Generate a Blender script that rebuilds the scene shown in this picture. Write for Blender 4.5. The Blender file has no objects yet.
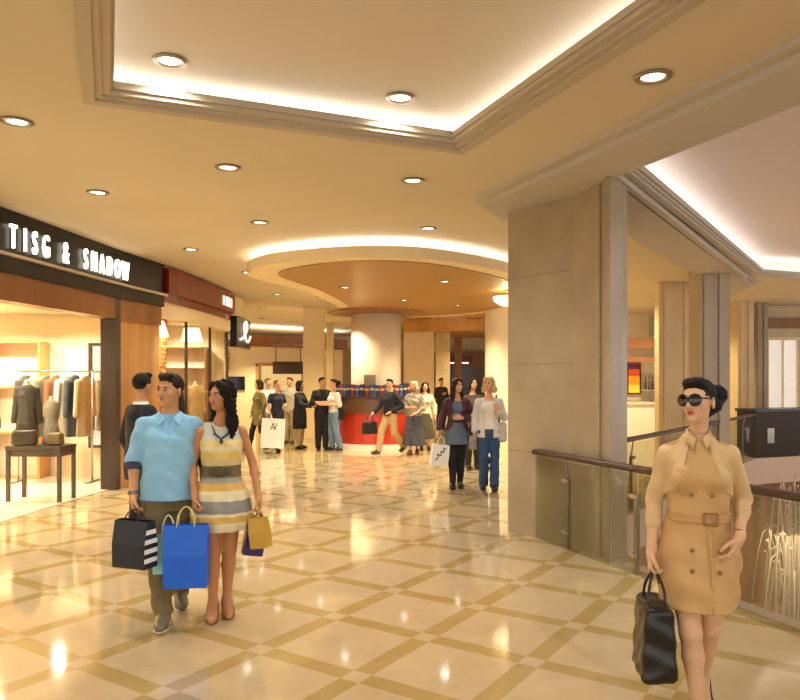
import bpy, bmesh, math, random
import numpy as np
from mathutils import Vector, Matrix
random.seed(7)
S = bpy.context.scene
COL = S.collection
PI = math.pi
EYE = 1.7; F = 720.0; HOR = 378.0

def at(px, py, Y):
    return Vector(((px-400)/F*Y, Y, EYE-(py-HOR)/F*Y))
def lin(h):
    if isinstance(h, str):
        h = h.lstrip('#'); h = h if len(h) == 6 else ''.join(x*2 for x in h); c = [int(h[i:i+2], 16)/255 for i in (0, 2, 4)]
    else: c = list(h)
    return tuple((x/12.92 if x <= .04045 else ((x+.055)/1.055)**2.4) for x in c)

MATS = {}
def mat(name, col='#cccccc', rough=.5, metal=0, spec=.5, emit=None, es=1, var=0, vscale=8, bump=0, bscale=40, coat=0, stretch=(1,1,1)):
    if name in MATS: return MATS[name]
    m = bpy.data.materials.new(name); m.use_nodes = True
    nt = m.node_tree; b = nt.nodes['Principled BSDF']
    c = lin(col)
    b.inputs['Base Color'].default_value = (*c, 1)
    b.inputs['Roughness'].default_value = rough
    b.inputs['Metallic'].default_value = metal
    b.inputs['Specular IOR Level'].default_value = spec
    b.inputs['Coat Weight'].default_value = coat
    if emit:
        b.inputs['Emission Color'].default_value = (*lin(emit), 1)
        b.inputs['Emission Strength'].default_value = es
    if var or bump:
        tc = nt.nodes.new('ShaderNodeTexCoord'); mp = nt.nodes.new('ShaderNodeMapping')
        mp.inputs['Scale'].default_value = stretch
        nt.links.new(tc.outputs['Object'], mp.inputs['Vector'])
    if var:
        n = nt.nodes.new('ShaderNodeTexNoise'); n.inputs['Scale'].default_value = vscale; n.inputs['Detail'].default_value = 5
        nt.links.new(mp.outputs[0], n.inputs['Vector'])
        r = nt.nodes.new('ShaderNodeValToRGB')
        r.color_ramp.elements[0].position = .3; r.color_ramp.elements[1].position = .7
        r.color_ramp.elements[0].color = (*[x*(1-var) for x in c], 1)
        r.color_ramp.elements[1].color = (*[min(1, x*(1+var)) for x in c], 1)
        nt.links.new(n.outputs['Fac'], r.inputs[0]); nt.links.new(r.outputs[0], b.inputs['Base Color'])
    if bump:
        n2 = nt.nodes.new('ShaderNodeTexNoise'); n2.inputs['Scale'].default_value = bscale
        nt.links.new(mp.outputs[0], n2.inputs['Vector'])
        bp = nt.nodes.new('ShaderNodeBump'); bp.inputs['Strength'].default_value = bump; bp.inputs['Distance'].default_value = .01
        nt.links.new(n2.outputs['Fac'], bp.inputs['Height']); nt.links.new(bp.outputs[0], b.inputs['Normal'])
    MATS[name] = m
    return m

def bands(name, stops, rough=.6, axis=2, scale=1.0, wobble=0.0, div=1.0):
    """solid colour bands along an object axis: stops = [(position, colour)]"""
    if name in MATS: return MATS[name]
    stops = [(q/div, c) for q, c in stops]; scale /= div; wobble /= div
    m = bpy.data.materials.new(name); m.use_nodes = True
    nt = m.node_tree; b = nt.nodes['Principled BSDF']; b.inputs['Roughness'].default_value = rough
    tc = nt.nodes.new('ShaderNodeTexCoord'); sp = nt.nodes.new('ShaderNodeSeparateXYZ')
    nt.links.new(tc.outputs['Object'], sp.inputs[0])
    mul = nt.nodes.new('ShaderNodeMath'); mul.operation = 'MULTIPLY'; mul.inputs[1].default_value = scale
    nt.links.new(sp.outputs[axis], mul.inputs[0]); last = mul.outputs[0]
    if wobble:
        n = nt.nodes.new('ShaderNodeTexNoise'); n.inputs['Scale'].default_value = 9; n.inputs['Detail'].default_value = 1
        nt.links.new(tc.outputs['Object'], n.inputs['Vector'])
        ma = nt.nodes.new('ShaderNodeMath'); ma.operation = 'MULTIPLY_ADD'; ma.inputs[1].default_value = wobble
        nt.links.new(n.outputs['Fac'], ma.inputs[0]); nt.links.new(last, ma.inputs[2]); last = ma.outputs[0]
    r = nt.nodes.new('ShaderNodeValToRGB'); cr = r.color_ramp; cr.interpolation = 'CONSTANT'
    cr.elements.remove(cr.elements[1]); cr.elements[0].position = 0; cr.elements[0].color = (*lin(stops[0][1]), 1)
    for p, c in stops[1:]:
        e = cr.elements.new(p); e.color = (*lin(c), 1)
    nt.links.new(last, r.inputs[0]); nt.links.new(r.outputs[0], b.inputs['Base Color'])
    MATS[name] = m
    return m

def glass_mat(name, tint='#f4f6f2', refl=1.0, gloss_rough=.02):
    if name in MATS: return MATS[name]
    m = bpy.data.materials.new(name); m.use_nodes = True; nt = m.node_tree
    nt.nodes.remove(nt.nodes['Principled BSDF'])
    out = nt.nodes['Material Output']
    tr = nt.nodes.new('ShaderNodeBsdfTransparent'); tr.inputs[0].default_value = (*lin(tint), 1)
    gl = nt.nodes.new('ShaderNodeBsdfGlossy'); gl.inputs['Roughness'].default_value = gloss_rough
    fr = nt.nodes.new('ShaderNodeFresnel'); fr.inputs[0].default_value = 1.5
    mu = nt.nodes.new('ShaderNodeMath'); mu.operation = 'MULTIPLY'; mu.inputs[1].default_value = refl
    mx = nt.nodes.new('ShaderNodeMixShader')
    ge = nt.nodes.new('ShaderNodeNewGeometry'); inv = nt.nodes.new('ShaderNodeMath'); inv.operation = 'SUBTRACT'; inv.inputs[0].default_value = 1
    m2 = nt.nodes.new('ShaderNodeMath'); m2.operation = 'MULTIPLY'
    nt.links.new(ge.outputs['Backfacing'], inv.inputs[1]); nt.links.new(fr.outputs[0], m2.inputs[0]); nt.links.new(inv.outputs[0], m2.inputs[1])
    nt.links.new(m2.outputs[0], mu.inputs[0]); nt.links.new(mu.outputs[0], mx.inputs[0])
    nt.links.new(tr.outputs[0], mx.inputs[1]); nt.links.new(gl.outputs[0], mx.inputs[2])
    nt.links.new(mx.outputs[0], out.inputs[0])
    MATS[name] = m
    return m

# ---------------------------------------------------------------- objects
def tag(o, label=None, cat=None, group=None, kind=None):
    if label: o['label'] = label
    if cat: o['category'] = cat
    if group: o['group'] = group
    if kind: o['kind'] = kind
    return o
def empty(name, loc=(0,0,0), rz=0, label=None, cat=None, group=None):
    o = bpy.data.objects.new(name, None); COL.objects.link(o)
    o.location = loc; o.rotation_euler = (0,0,rz); o.empty_display_size = .1
    return tag(o, label, cat, group)
def obj(name, bm, m, parent=None, smooth=False, bevel=0, loc=None, rz=None, auto=None):
    me = bpy.data.meshes.new(name); bmesh.ops.recalc_face_normals(bm, faces=bm.faces); bm.to_mesh(me); bm.free()
    ms = m if isinstance(m, (list, tuple)) else [m]
    for x in ms: me.materials.append(x)
    if smooth:
        for p in me.polygons: p.use_smooth = True
    o = bpy.data.objects.new(name, me); COL.objects.link(o)
    if parent: o.parent = parent
    if loc is not None: o.location = loc
    if rz is not None: o.rotation_euler = (0,0,rz)
    if bevel:
        b = o.modifiers.new('bevel', 'BEVEL'); b.width = bevel; b.segments = 2; b.limit_method = 'ANGLE'
    return o
def struct(name, bm, m, **k):
    return tag(obj(name, bm, m, **k), kind='structure')
def B(): return bmesh.new()

def box(bm, c, s, rz=0, R=None, mi=0):
    """c centre, s full size"""
    M = Matrix.Translation(c) @ (R.to_4x4() if R is not None else Matrix.Rotation(rz, 4, 'Z')) @ Matrix.Diagonal((*s, 1))
    r = bmesh.ops.create_cube(bm, size=1, matrix=M)
    if mi:
        for v in r['verts']:
            for f in v.link_faces: f.material_index = mi
    return bm
def box2(bm, a, b, mi=0):
    c = [(x+y)/2 for x, y in zip(a, b)]; s = [abs(y-x) for x, y in zip(a, b)]
    return box(bm, c, s, mi=mi)
def prism(bm, poly, z0, z1, mi=0):
    lo = [bm.verts.new((p[0], p[1], z0)) for p in poly]; hi = [bm.verts.new((p[0], p[1], z1)) for p in poly]
    n = len(poly)
    fs = [bm.faces.new(lo[::-1]), bm.faces.new(hi)]
    for i in range(n):
        fs.append(bm.faces.new((lo[i], lo[(i+1)%n], hi[(i+1)%n], hi[i])))
    for f in fs: f.material_index = mi
    return bm
def sheet(bm, outer, holes, z):
    es = []
    for loop in [outer]+holes:
        vs = [bm.verts.new((p[0], p[1], z)) for p in loop]
        es += [bm.edges.new((vs[i], vs[(i+1)%len(vs)])) for i in range(len(vs))]
    bmesh.ops.triangle_fill(bm, use_beauty=True, use_dissolve=False, edges=es)
    return bm
def cyl(bm, a, b, r, r2=None, n=16, cap=True):
    a = Vector(a); b = Vector(b); d = b-a
    M = Matrix.Translation((a+b)/2) @ d.to_track_quat('Z', 'Y').to_matrix().to_4x4()
    bmesh.ops.create_cone(bm, cap_ends=cap, segments=n, radius1=r, radius2=r if r2 is None else r2, depth=d.length, matrix=M)
    return bm
def lathe(bm, prof, c=(0,0,0), n=32, a0=0, a1=2*PI):
    full = abs(a1-a0-2*PI) < 1e-6
    k = n if full else n+1
    rings = []
    for i in range(k):
        a = a0+(a1-a0)*i/n
        rings.append([bm.verts.new((c[0]+r*math.cos(a), c[1]+r*math.sin(a), c[2]+z)) for r, z in prof])
    for i in range(n):
        A = rings[i]; Bq = rings[(i+1) % k]
        for j in range(len(prof)-1):
            try: bm.faces.new((A[j], Bq[j], Bq[j+1], A[j+1]))
            except ValueError: pass
    bmesh.ops.remove_doubles(bm, verts=bm.verts, dist=1e-5)
    return bm
def tube(bm, pts, r, n=8, taper=None):
    pts = [Vector(p) for p in pts]; rings = []
    up = Vector((0,0,1))
    for i, p in enumerate(pts):
        t = (pts[min(i+1, len(pts)-1)]-pts[max(i-1, 0)]).normalized()
        s = t.cross(up)
        if s.length < 1e-3: s = t.cross(Vector((0,1,0)))
        s.normalize(); q = s.cross(t)
        rr = r if taper is None else r*(1+(taper-1)*i/(len(pts)-1))
        rings.append([bm.verts.new(p+rr*(math.cos(2*PI*k/n)*s+math.sin(2*PI*k/n)*q)) for k in range(n)])
    for A, C in zip(rings, rings[1:]):
        for k in range(n): bm.faces.new((A[k], A[(k+1)%n], C[(k+1)%n], C[k]))
    bm.faces.new(rings[0][::-1]); bm.faces.new(rings[-1])
    return bm
def sphere(bm, c, r, sc=(1,1,1), u=16, v=10, R=None):
    M = Matrix.Translation(c) @ (R.to_4x4() if R is not None else Matrix()) @ Matrix.Diagonal((r*sc[0], r*sc[1], r*sc[2], 1))
    bmesh.ops.create_uvsphere(bm, u_segments=u, v_segments=v, radius=1, matrix=M)
    return bm
def smooth_path(pts, n=6, closed=False):
    P = [Vector(p) for p in pts]; out = []; N = len(P)
    rng = range(N if closed else N-1)
    for i in rng:
        g = (lambda k: P[k % N]) if closed else (lambda k: P[max(0, min(N-1, k))])
        p0, p1, p2, p3 = g(i-1), g(i), g(i+1), g(i+2)
        for k in range(n):
            t = k/n
            out.append(.5*((2*p1)+(-p0+p2)*t+(2*p0-5*p1+4*p2-p3)*t*t+(-p0+3*p1-3*p2+p3)*t**3))
    if not closed: out.append(P[-1])
    return out
def offset(path, d):
    """left-hand offset of an open 2D path"""
    out = []
    for i, p in enumerate(path):
        a = path[max(0, i-1)]; b = path[min(len(path)-1, i+1)]
        t = Vector((b[0]-a[0], b[1]-a[1])).normalized()
        out.append(Vector((p[0]-t.y*d, p[1]+t.x*d)))
    return out
def wallstrip(bm, path, z0, z1, th, mi=0):
    path = [Vector((p[0], p[1])) for p in path]
    o = offset(path, th)
    for i in range(len(path)-1):
        prism(bm, [path[i], path[i+1], o[i+1], o[i]], z0, z1, mi)
    bmesh.ops.remove_doubles(bm, verts=bm.verts, dist=1e-5)
    return bm
def inset_poly(poly, d):
    """move a CCW/CW closed polygon towards its centroid side by d"""
    n = len(poly); A = sum(poly[i][0]*poly[(i+1)%n][1]-poly[(i+1)%n][0]*poly[i][1] for i in range(n))
    s = 1 if A > 0 else -1; out = []
    for i in range(n):
        p0 = Vector(poly[i-1][:2]); p = Vector(poly[i][:2]); p1 = Vector(poly[(i+1)%n][:2])
        e0 = (p-p0).normalized(); e1 = (p1-p).normalized()
        n0 = Vector((-e0.y, e0.x))*s; n1 = Vector((-e1.y, e1.x))*s
        m = n0+n1; m = m/max(.3, m.length_squared/2)
        out.append(p+m*d)
    return out
def text_bm(bm, s, size, M, extrude=.012):
    cu = bpy.data.curves.new('t', 'FONT'); cu.body = s; cu.size = size; cu.extrude = extrude; cu.align_x = 'CENTER'; cu.resolution_u = 3
    o = bpy.data.objects.new('t', cu); COL.objects.link(o)
    bpy.context.view_layer.update()
    me = bpy.data.meshes.new_from_object(o.evaluated_get(bpy.context.evaluated_depsgraph_get()))
    me.transform(M); bm.from_mesh(me)
    bpy.data.objects.remove(o); bpy.data.curves.remove(cu); bpy.data.meshes.remove(me)
    return bm
def area(name, loc, size, power, col='#ffe9c8', rot=(0,0,0), sy=None):
    l = bpy.data.lights.new(name, 'AREA'); l.energy = power; l.color = lin(col)
    l.shape = 'RECTANGLE' if sy else 'SQUARE'; l.size = size
    if sy: l.size_y = sy
    o = bpy.data.objects.new(name, l); COL.objects.link(o); o.location = loc; o.rotation_euler = rot
    return o

U = Vector((-.374, .927)); V = Vector((.927, .374)); W = Vector((.55, .835))
COVE = 3.6
# ================================================================ the setting
ZC = 3.65; ZS = 3.55
m_ceil = mat('ceiling paint', '#d2c5ac', .75, spec=.2, var=.03, vscale=.7)
m_ceil_in = mat('coffer paint', '#d6cdc0', .75, spec=.2, var=.03, vscale=.7)
m_beam = mat('beam paint', '#bfb7ab', .7, spec=.2)
m_trim = mat('moulding paint', '#b9ab97', .6, spec=.3)
m_atrium = mat('atrium ceiling paint', '#e8dfdd', .75, spec=.2)
m_cream = mat('cream plaster', '#ecd9b0', .6, var=.03, vscale=2)
m_stone = mat('beige stone', '#a3937c', .35, var=.10, vscale=2.2, spec=.45)
m_stone2 = mat('pale beige stone', '#cfba92', .4, var=.08, vscale=2.5)
m_stone3 = mat('grey beige stone', '#a79984', .4, var=.08, vscale=2.5)
m_joint = mat('stone joint', '#877861', .8)
m_wood = mat('brown veneer', '#8a5a30', .3, var=.2, vscale=3, stretch=(1,1,.15))
m_wood2 = mat('golden veneer', '#c08a4a', .25, var=.18, vscale=4, stretch=(1,1,.12), coat=.4)
m_dark = mat('dark bronze', '#3a2a1e', .3, spec=.6)
m_black = mat('black lacquer', '#0c0807', .3, spec=.3)
m_white = mat('white paint', '#f3ede2', .5)
m_steel = mat('brushed steel', '#a9a097', .28, metal=.9)
m_brown = mat('bronze ceiling panel', '#a87c34', .4, spec=.5)
m_led = mat('warm light strip', '#ffffff', .5, emit='#fff8ee', es=10)
m_lamp = mat('lamp lens', '#ffffff', .5, emit='#fffaf0', es=9)
m_rail = mat('dark walnut handrail', '#3c2417', .4, var=.2, vscale=6)
m_glass = glass_mat('clear glass', '#eef0ea', 1.0)
m_shopglass = glass_mat('shop glass', '#fbf8f0', .7)
m_mauve = mat('mauve stone edge', '#c3ac9d', .45, var=.05)

# ---- polished tiled floor
def floor_mat():
    m = bpy.data.materials.new('polished tile floor'); m.use_nodes = True; nt = m.node_tree
    b = nt.nodes['Principled BSDF']; L = nt.links.new
    tc = nt.nodes.new('ShaderNodeTexCoord')
    mp = nt.nodes.new('ShaderNodeMapping'); mp.vector_type = 'TEXTURE'
    mp.inputs['Location'].default_value = (.164, 4.726, 0)
    mp.inputs['Rotation'].default_value = (0, 0, math.atan2(W.y, W.x))
    mp.inputs['Scale'].default_value = (.75, .75, .75)
    L(tc.outputs['Object'], mp.inputs[0])
    sp = nt.nodes.new('ShaderNodeSeparateXYZ'); L(mp.outputs[0], sp.inputs[0])
    def mth(op, a, bb=None):
        n = nt.nodes.new('ShaderNodeMath'); n.operation = op
        for i, x in enumerate((a, bb)):
            if x is None: continue
            if isinstance(x, (int, float)): n.inputs[i].default_value = x
            else: L(x, n.inputs[i])
        return n.outputs[0]
    ins = []
    for k in (0, 1):
        f = mth('FRACT', mth('ADD', sp.outputs[k], 100.5))
        d = mth('ABSOLUTE', mth('SUBTRACT', f, .5))
        ins.append(mth('LESS_THAN', d, .086))
    both = mth('MULTIPLY', ins[0], ins[1]); anyb = mth('MAXIMUM', ins[0], ins[1])
    band = mth('SUBTRACT', anyb, both)
    n = nt.nodes.new('ShaderNodeTexNoise'); n.inputs['Scale'].default_value = 2.2; n.inputs['Detail'].default_value = 8; n.inputs['Roughness'].default_value = .65
    L(tc.outputs['Object'], n.inputs['Vector'])
    r = nt.nodes.new('ShaderNodeValToRGB'); r.color_ramp.elements[0].position = .3; r.color_ramp.elements[1].position = .72
    r.color_ramp.elements[0].color = (*lin('#bba581'), 1); r.color_ramp.elements[1].color = (*lin('#cdb78f'), 1)
    L(n.outputs['Fac'], r.inputs[0])
    r2 = nt.nodes.new('ShaderNodeValToRGB'); r2.color_ramp.elements[0].position = .3; r2.color_ramp.elements[1].position = .72
    r2.color_ramp.elements[0].color = (*lin('#a58d56'), 1); r2.color_ramp.elements[1].color = (*lin('#b79e68'), 1)
    L(n.outputs['Fac'], r2.inputs[0])
    mx = nt.nodes.new('ShaderNodeMix'); mx.data_type = 'RGBA'
    L(band, mx.inputs[0]); L(r.outputs[0], mx.inputs[6]); L(r2.outputs[0], mx.inputs[7])
    L(mx.outputs[2], b.inputs['Base Color'])
    b.inputs['Roughness'].default_value = .07; b.inputs['Specular IOR Level'].default_value = .75
    b.inputs['IOR'].default_value = 1.75
    return m
m_floor = floor_mat()

R0 = Vector((1.42, 7.7)); RD = -U
P1, P2, P3 = Vector((1.2, 8.0)), Vector((1.78, 7.35)), Vector((1.975, 6.62))
P4 = Vector((2.2, 6.97)); P5 = Vector((2.6, 8.5)); P6 = Vector((1.6, 8.95))
VO0 = Vector((2.13, 6.6)); VO1 = VO0-U*12
FA = Vector((2.78, 9.0)); FBc = Vector((7.5, 15.2))
void = [VO0, VO1, Vector((14, -4.6)), Vector((14, 17.82)), FBc, FA, P5+Vector((.02,.05)), P4]
bm = sheet(B(), [(-14,-7), (16,-7), (16,36), (-14,36)], [void], 0)
struct('floor', bm, m_floor)
bm = B(); inner = inset_poly(void, -.0)
n = len(void)
for i in range(n):
    if i in (5, 6, 7): continue
    a, c = void[i], void[(i+1)%n]
    vs = [bm.verts.new((*a, 0)), bm.verts.new((*c, 0)), bm.verts.new((*c, -.55)), bm.verts.new((*a, -.55))]
    bm.faces.new(vs)
struct('trim_1', bm, m_mauve)
# stone kerb beside the near balustrade
bm = B(); prism(bm, [VO0-V*.14, VO0, VO1, VO1-V*.14], -.2, .012)
struct('kerb', bm, m_mauve)
# lower level
m_lfloor = mat('lower floor', '#b59a78', .15, var=.15, vscale=2)
bm = B(); box2(bm, (1.5,-6,-4.3), (16,22,-4.2)); struct('floor_lower', bm, m_lfloor)
m_lwall = mat('lower wall panels', '#94785a', .35, var=.3, vscale=1.2, stretch=(3,3,.3))
bm = B(); box2(bm, (1.0,18.9,-4.2), (16,19.2,-.55)); box2(bm, (15.8,-6,-4.2), (16,19,-.55)); box2(bm, (1.0,-6,-4.2), (1.2,19,-.55))
struct('wall_lower', bm, m_lwall)

# ---- main ceiling, its coffer and the atrium opening
C1 = Vector((-2.15, 5.0)); C2 = Vector((.51, 6.12)); CL = 11
coffer = [C1, C2, C2-U*CL, C1-U*CL]
Q0 = Vector((2.0, 6.62)); Q1 = Vector((6.75, 13.6)); Q2 = Q1+V*8; Q3 = Vector((15.5, -6.5)); Q4 = Q0-U*13
atr = [Q0, Q1, Q2, Q3, Q4]
bm = sheet(B(), [(-14,-7), (16,-7), (16,36), (-14,36)], [coffer, atr], ZC)
struct('ceiling', bm, m_ceil)
# coffer: stepped moulding round the opening, slot, upper panel
bm = B()
for (o0, o1, z0, z1) in ((-.05, .03, ZC-.035, ZC+.03), (.02, .075, ZC-.015, ZC+.05), (.06, .13, ZC+.0, ZC+.09), (.12, .15, ZC+.03, ZC+.06)):
    a = inset_poly(coffer, o0); c = inset_poly(coffer, o1)
    for i in range(4): prism(bm, [a[i], a[(i+1)%4], c[(i+1)%4], c[i]], z0, z1)
struct('trim_2', bm, m_trim)
out = inset_poly(coffer, -.30)
bm = B(); prism(bm, out, ZC+.22, ZC+.26); 
for i in range(4):
    a, c = out[i], out[(i+1)%4]
    o2 = inset_poly(coffer, -.34)
    prism(bm, [a, c, o2[(i+1)%4], o2[i]], ZC+.004, ZC+.26)
struct('ceiling_coffer', bm, m_ceil_in)
def cove(a, c, z, power_per_m, inward, col='#fffaf2', w=.10):
    """a strip lamp lying on the ledge from a to c, shining up"""
    a = Vector(a); c = Vector(c); d = c-a; mid = (a+c)/2
    o = area('cove_strip', (0, 0, 0), w, power_per_m*d.length, col, sy=d.length)
    y = Vector((d.x, d.y, 0)).normalized(); zz = Vector((0, 0, -1)); x = y.cross(zz)
    o.matrix_world = Matrix(((x.x, y.x, zz.x, mid.x), (x.y, y.y, zz.y, mid.y), (x.z, y.z, zz.z, z), (0, 0, 0, 1)))
    return o
led = inset_poly(coffer, -.20)
for i in range(3) if False else (0, 1, 3):
    cove(led[i], led[(i+1)%4], ZC+.05, COVE, None)

# ---- beams beside and across the atrium
Bl = Vector((.80, 7.75))
Lq = Vector((3.1, 9.72))
beam_poly = [Bl, Bl-U*14, Q0-U*14, Q0, Q0+W*9.5, Lq+W*9.5-W*1.2, Lq-W*1.15, Vector((1.25, 8.75))]
ib = inset_poly(beam_poly, .10)
bm = B(); prism(bm, beam_poly, ZC-.045, ZC+.02); prism(bm, ib, ZS, ZC)
# right edges stay flush with the opening
struct('beam', bm, m_beam)
bm = B(); prism(bm, [Q0, Q0-U*14, Q0-U*14-V*.1, Q0-V*.1], ZS-.001, ZC+.1); prism(bm, [Q0-V*.1, Q0, Q0+W*8.2, Q0+W*8.2-Vector((W.y,-W.x))*.1], ZS-.001, ZC)
struct('beam', bm, m_beam)
bm = B()   # cove frame of the atrium ceiling
aout = inset_poly(atr, -.4)
prism(bm, aout, ZC+.36, ZC+.40)
for i in range(5):
    o2 = inset_poly(atr, -.44); prism(bm, [aout[i], aout[(i+1)%5], o2[(i+1)%5], o2[i]], ZC+.004, ZC+.4)
struct('ceiling_atrium', bm, m_atrium)
bm = B()
for (o0, o1, z0, z1) in ((-.02, .06, ZC-.03, ZC+.02), (.04, .085, ZC+.0, ZC+.05), (.075, .115, ZC+.03, ZC+.09)):
    a = inset_poly(atr, o0); c = inset_poly(atr, o1)
    for i in (0, 1): prism(bm, [a[i], a[i+1], c[i+1], c[i]], z0, z1)
struct('trim_3', bm, m_beam)
al = inset_poly(atr, -.16)
for i in (0, 1): cove(al[i], al[i+1], ZC+.06, COVE*.6, None, '#fff4ea')

# ---- the big stone column and the pillars by the atrium
def stone_joints(bm, p, q, zs, nrm, w=.004):
    for z in zs:
        a = Vector((*p, z)); c = Vector((*q, z)); nn = Vector((*nrm, 0))*.004
        vs = [bm.verts.new(a+nn+Vector((0,0,-w))), bm.verts.new(c+nn+Vector((0,0,-w))), bm.verts.new(c+nn+Vector((0,0,w))), bm.verts.new(a+nn+Vector((0,0,w)))]
        bm.faces.new(vs)
def column_poly(name, poly, z0, z1, m):
    bm = B(); prism(bm, poly, z0, z1); return struct(name, bm, m)
Pm = P1.lerp(P2, .42); nA = Vector((-(P2-P1).y, (P2-P1).x)).normalized()*-1
nB = Vector((-(P3-P2).y, (P3-P2).x)).normalized()*-1
if nA.dot(-P1) < 0: nA = -nA
if nB.dot(-P2) < 0: nB = -nB
column_poly('column', [P1, Pm, Pm+nA*.03, P2+nA*.03, P2.lerp(P3,.62), P2.lerp(P3,.62)+nB*.035, P2.lerp(P3,.72)+nB*.035, P2.lerp(P3,.72)+nB*.015, P2.lerp(P3,.88)+nB*.015, P2.lerp(P3,.88)+nB*.05, P3+nB*.05, P3.lerp(P4,.45)+Vector((.012,-.008)), P3.lerp(P4,.5)-Vector((.012,-.008)), P4, P5, P6], -4.2, ZC, m_stone)
bm = B()
stone_joints(bm, P1, Pm, (.9, 1.85, 2.8), nA); stone_joints(bm, Pm+nA*.03, P2+nA*.03, (.9, 1.85, 2.8), nA)
stone_joints(bm, P2, P2.lerp(P3,.62), (1.0, 1.9, 2.75), nB)
struct('trim_4', bm, m_joint)
def pillar(px0, px1, Y, m, d=.6, z1=ZC, z0=0, name='pillar', flutes=True):
    x0 = (px0-400)/F*Y; x1 = (px1-400)/F*Y
    bm = B(); box2(bm, (x0, Y, z0), (x1, Y+d, z1))
    if flutes:
        w = x1-x0
        for t in (.12, .62):
            box2(bm, (x0+w*t, Y-.03, z0), (x0+w*(t+.26), Y+.01, z1))
    return struct(name, bm, m)
pillar(700, 730, 12.75, m_stone3, .5)
pillar(659, 699, 14.6, m_stone2, .25)
pillar(738, 754, 18.2, m_stone2, .5)
pillar(756, 768, 18.8, m_stone, .4)
# far concourse pillars
pillar(303, 323, 20, m_cream, .5, flutes=False)
pillar(404, 434, 22, m_cream, .8, flutes=False)
pillar(436, 450, 27, m_stone2, .6, flutes=False)
pillar(326, 333, 25, m_stone2, .4, flutes=False)
pillar(455, 462, 30, m_wood, .4, flutes=False)
bm = B(); cyl(bm, (2.5,17.6,0), (2.5,17.6,ZC), .42, n=40); struct('pillar', bm, mat('white column', '#f3e9d4', .5), smooth=False)
bm = B(); cyl(bm, (-.6,18,0), (-.6,18,ZC), .62, n=64); o = struct('column', bm, mat('white column', '#f3e9d4', .5))
for p in o.data.polygons: p.use_smooth = len(p.vertices) == 4

# ---- dropped ceiling island with glowing edge
isl = smooth_path([(-1.47,16.3),(-1.87,13.7),(-2.35,12.3),(-2.42,11.4),(-1.8,10.45),(-.5,9.9),(.6,10.2),(1.8,11.5),(2.6,13.5),(2.8,16),(2,18.5),(.5,19.6),(-1,19.3),(-1.5,18)], 8, True)
inn = smooth_path([(-1.2,16.2),(-1.5,13.6),(-1.95,11.6),(-1.45,10.65),(-.5,10.15),(.5,10.45),(1.6,11.8),(2.3,13.5),(2.5,16),(1.8,18.2),(.4,19.2),(-.9,18.9),(-1.25,17.6)], 8, True)
isl2 = [Vector((p.x, p.y)) for p in isl]; inn2 = [Vector((p.x, p.y)) for p in inn]
bm = B(); prism(bm, isl2, 3.36, 3.52); struct('ceiling_island', bm, m_cream)
bm = B(); prism(bm, inn2, 3.345, 3.37); struct('ceiling_island_panel', bm, m_brown)
bm = B(); prism(bm, inset_poly(isl2, .35), 3.5, ZC+.01); struct('ceiling_island_core', bm, m_white)
lr = inset_poly(isl2, .20); lr2 = inset_poly(isl2, .13)
bm = B()
for i in range(len(lr)):
    j = (i+1) % len(lr)
    prism(bm, [lr[i], lr[j], lr2[j], lr2[i]], 3.515, 3.535)
tag(obj('light_strip', bm, m_led), 'hidden warm light strip along the curved brown ceiling island', 'light strip')
bm = B(); lathe(bm, [(.62,3.345),(1.25,3.345),(1.2,3.30),(.66,3.27),(.62,3.27)], (-.6,18,0), 48); struct('trim_5', bm, m_wood, smooth=False)
# second dropped soffits further off
soff = [Vector((p[0], p[1])) for p in smooth_path([(-7.5,25),(-6.2,26.0),(-4.6,27.2),(-3.3,28.6),(-2.2,30)], 6)]
bm = B(); wallstrip(bm, soff, 2.86, 3.30, .25); struct('soffit', bm, m_wood)
bm = B(); wallstrip(bm, offset(soff, .32), 3.25, 3.28, .1); tag(obj('light_strip', bm, mat('bright light strip', '#ffffff', .5, emit='#fff8ee', es=40)), 'light strip glowing above the far left wooden soffit', 'light strip')
bm = B(); prism(bm, soff+[Vector((-2.2,34)), Vector((-9,34)), Vector((-9,25))], 2.95, 3.0); struct('ceiling_lower', bm, m_cream)
soff2 = [Vector((p[0], p[1])) for p in smooth_path([(0.1,21.3),(1.4,20.6),(3.0,20.8),(4.6,22.2)], 6)]
bm = B(); wallstrip(bm, soff2, 3.05, ZC+.01, .25); struct('soffit', bm, m_wood2)
bm = B(); prism(bm, soff2+[Vector((4.6,30)), Vector((.1,30))], 3.38, 3.42); struct('ceiling_lower', bm, m_brown)

# ---- enclosing walls
bm = B(); box2(bm, (-14,33.8,0), (16,34.1,ZC)); struct('wall_back', bm, m_stone2)
bm = B(); box2(bm, (7.6,19.6,0), (16,19.9,ZC)); struct('wall_right', bm, m_stone2)
bm = B(); box2(bm, (7.9,19.45,3.05), (16,19.6,3.32)); box2(bm, (8.6,19.5,0), (8.9,19.6,3.05)); struct('trim_6', bm, m_wood)
# ================================================================ figures: distance fields turned into one continuous surface
def v3(*a): return np.array(a, dtype=np.float32)
def rotz(a): c, s = math.cos(a), math.sin(a); return np.array([[c,-s,0],[s,c,0],[0,0,1]], dtype=np.float32)
def rotx(a): c, s = math.cos(a), math.sin(a); return np.array([[1,0,0],[0,c,-s],[0,s,c]], dtype=np.float32)
def roty(a): c, s = math.cos(a), math.sin(a); return np.array([[c,0,s],[0,1,0],[-s,0,c]], dtype=np.float32)

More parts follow.
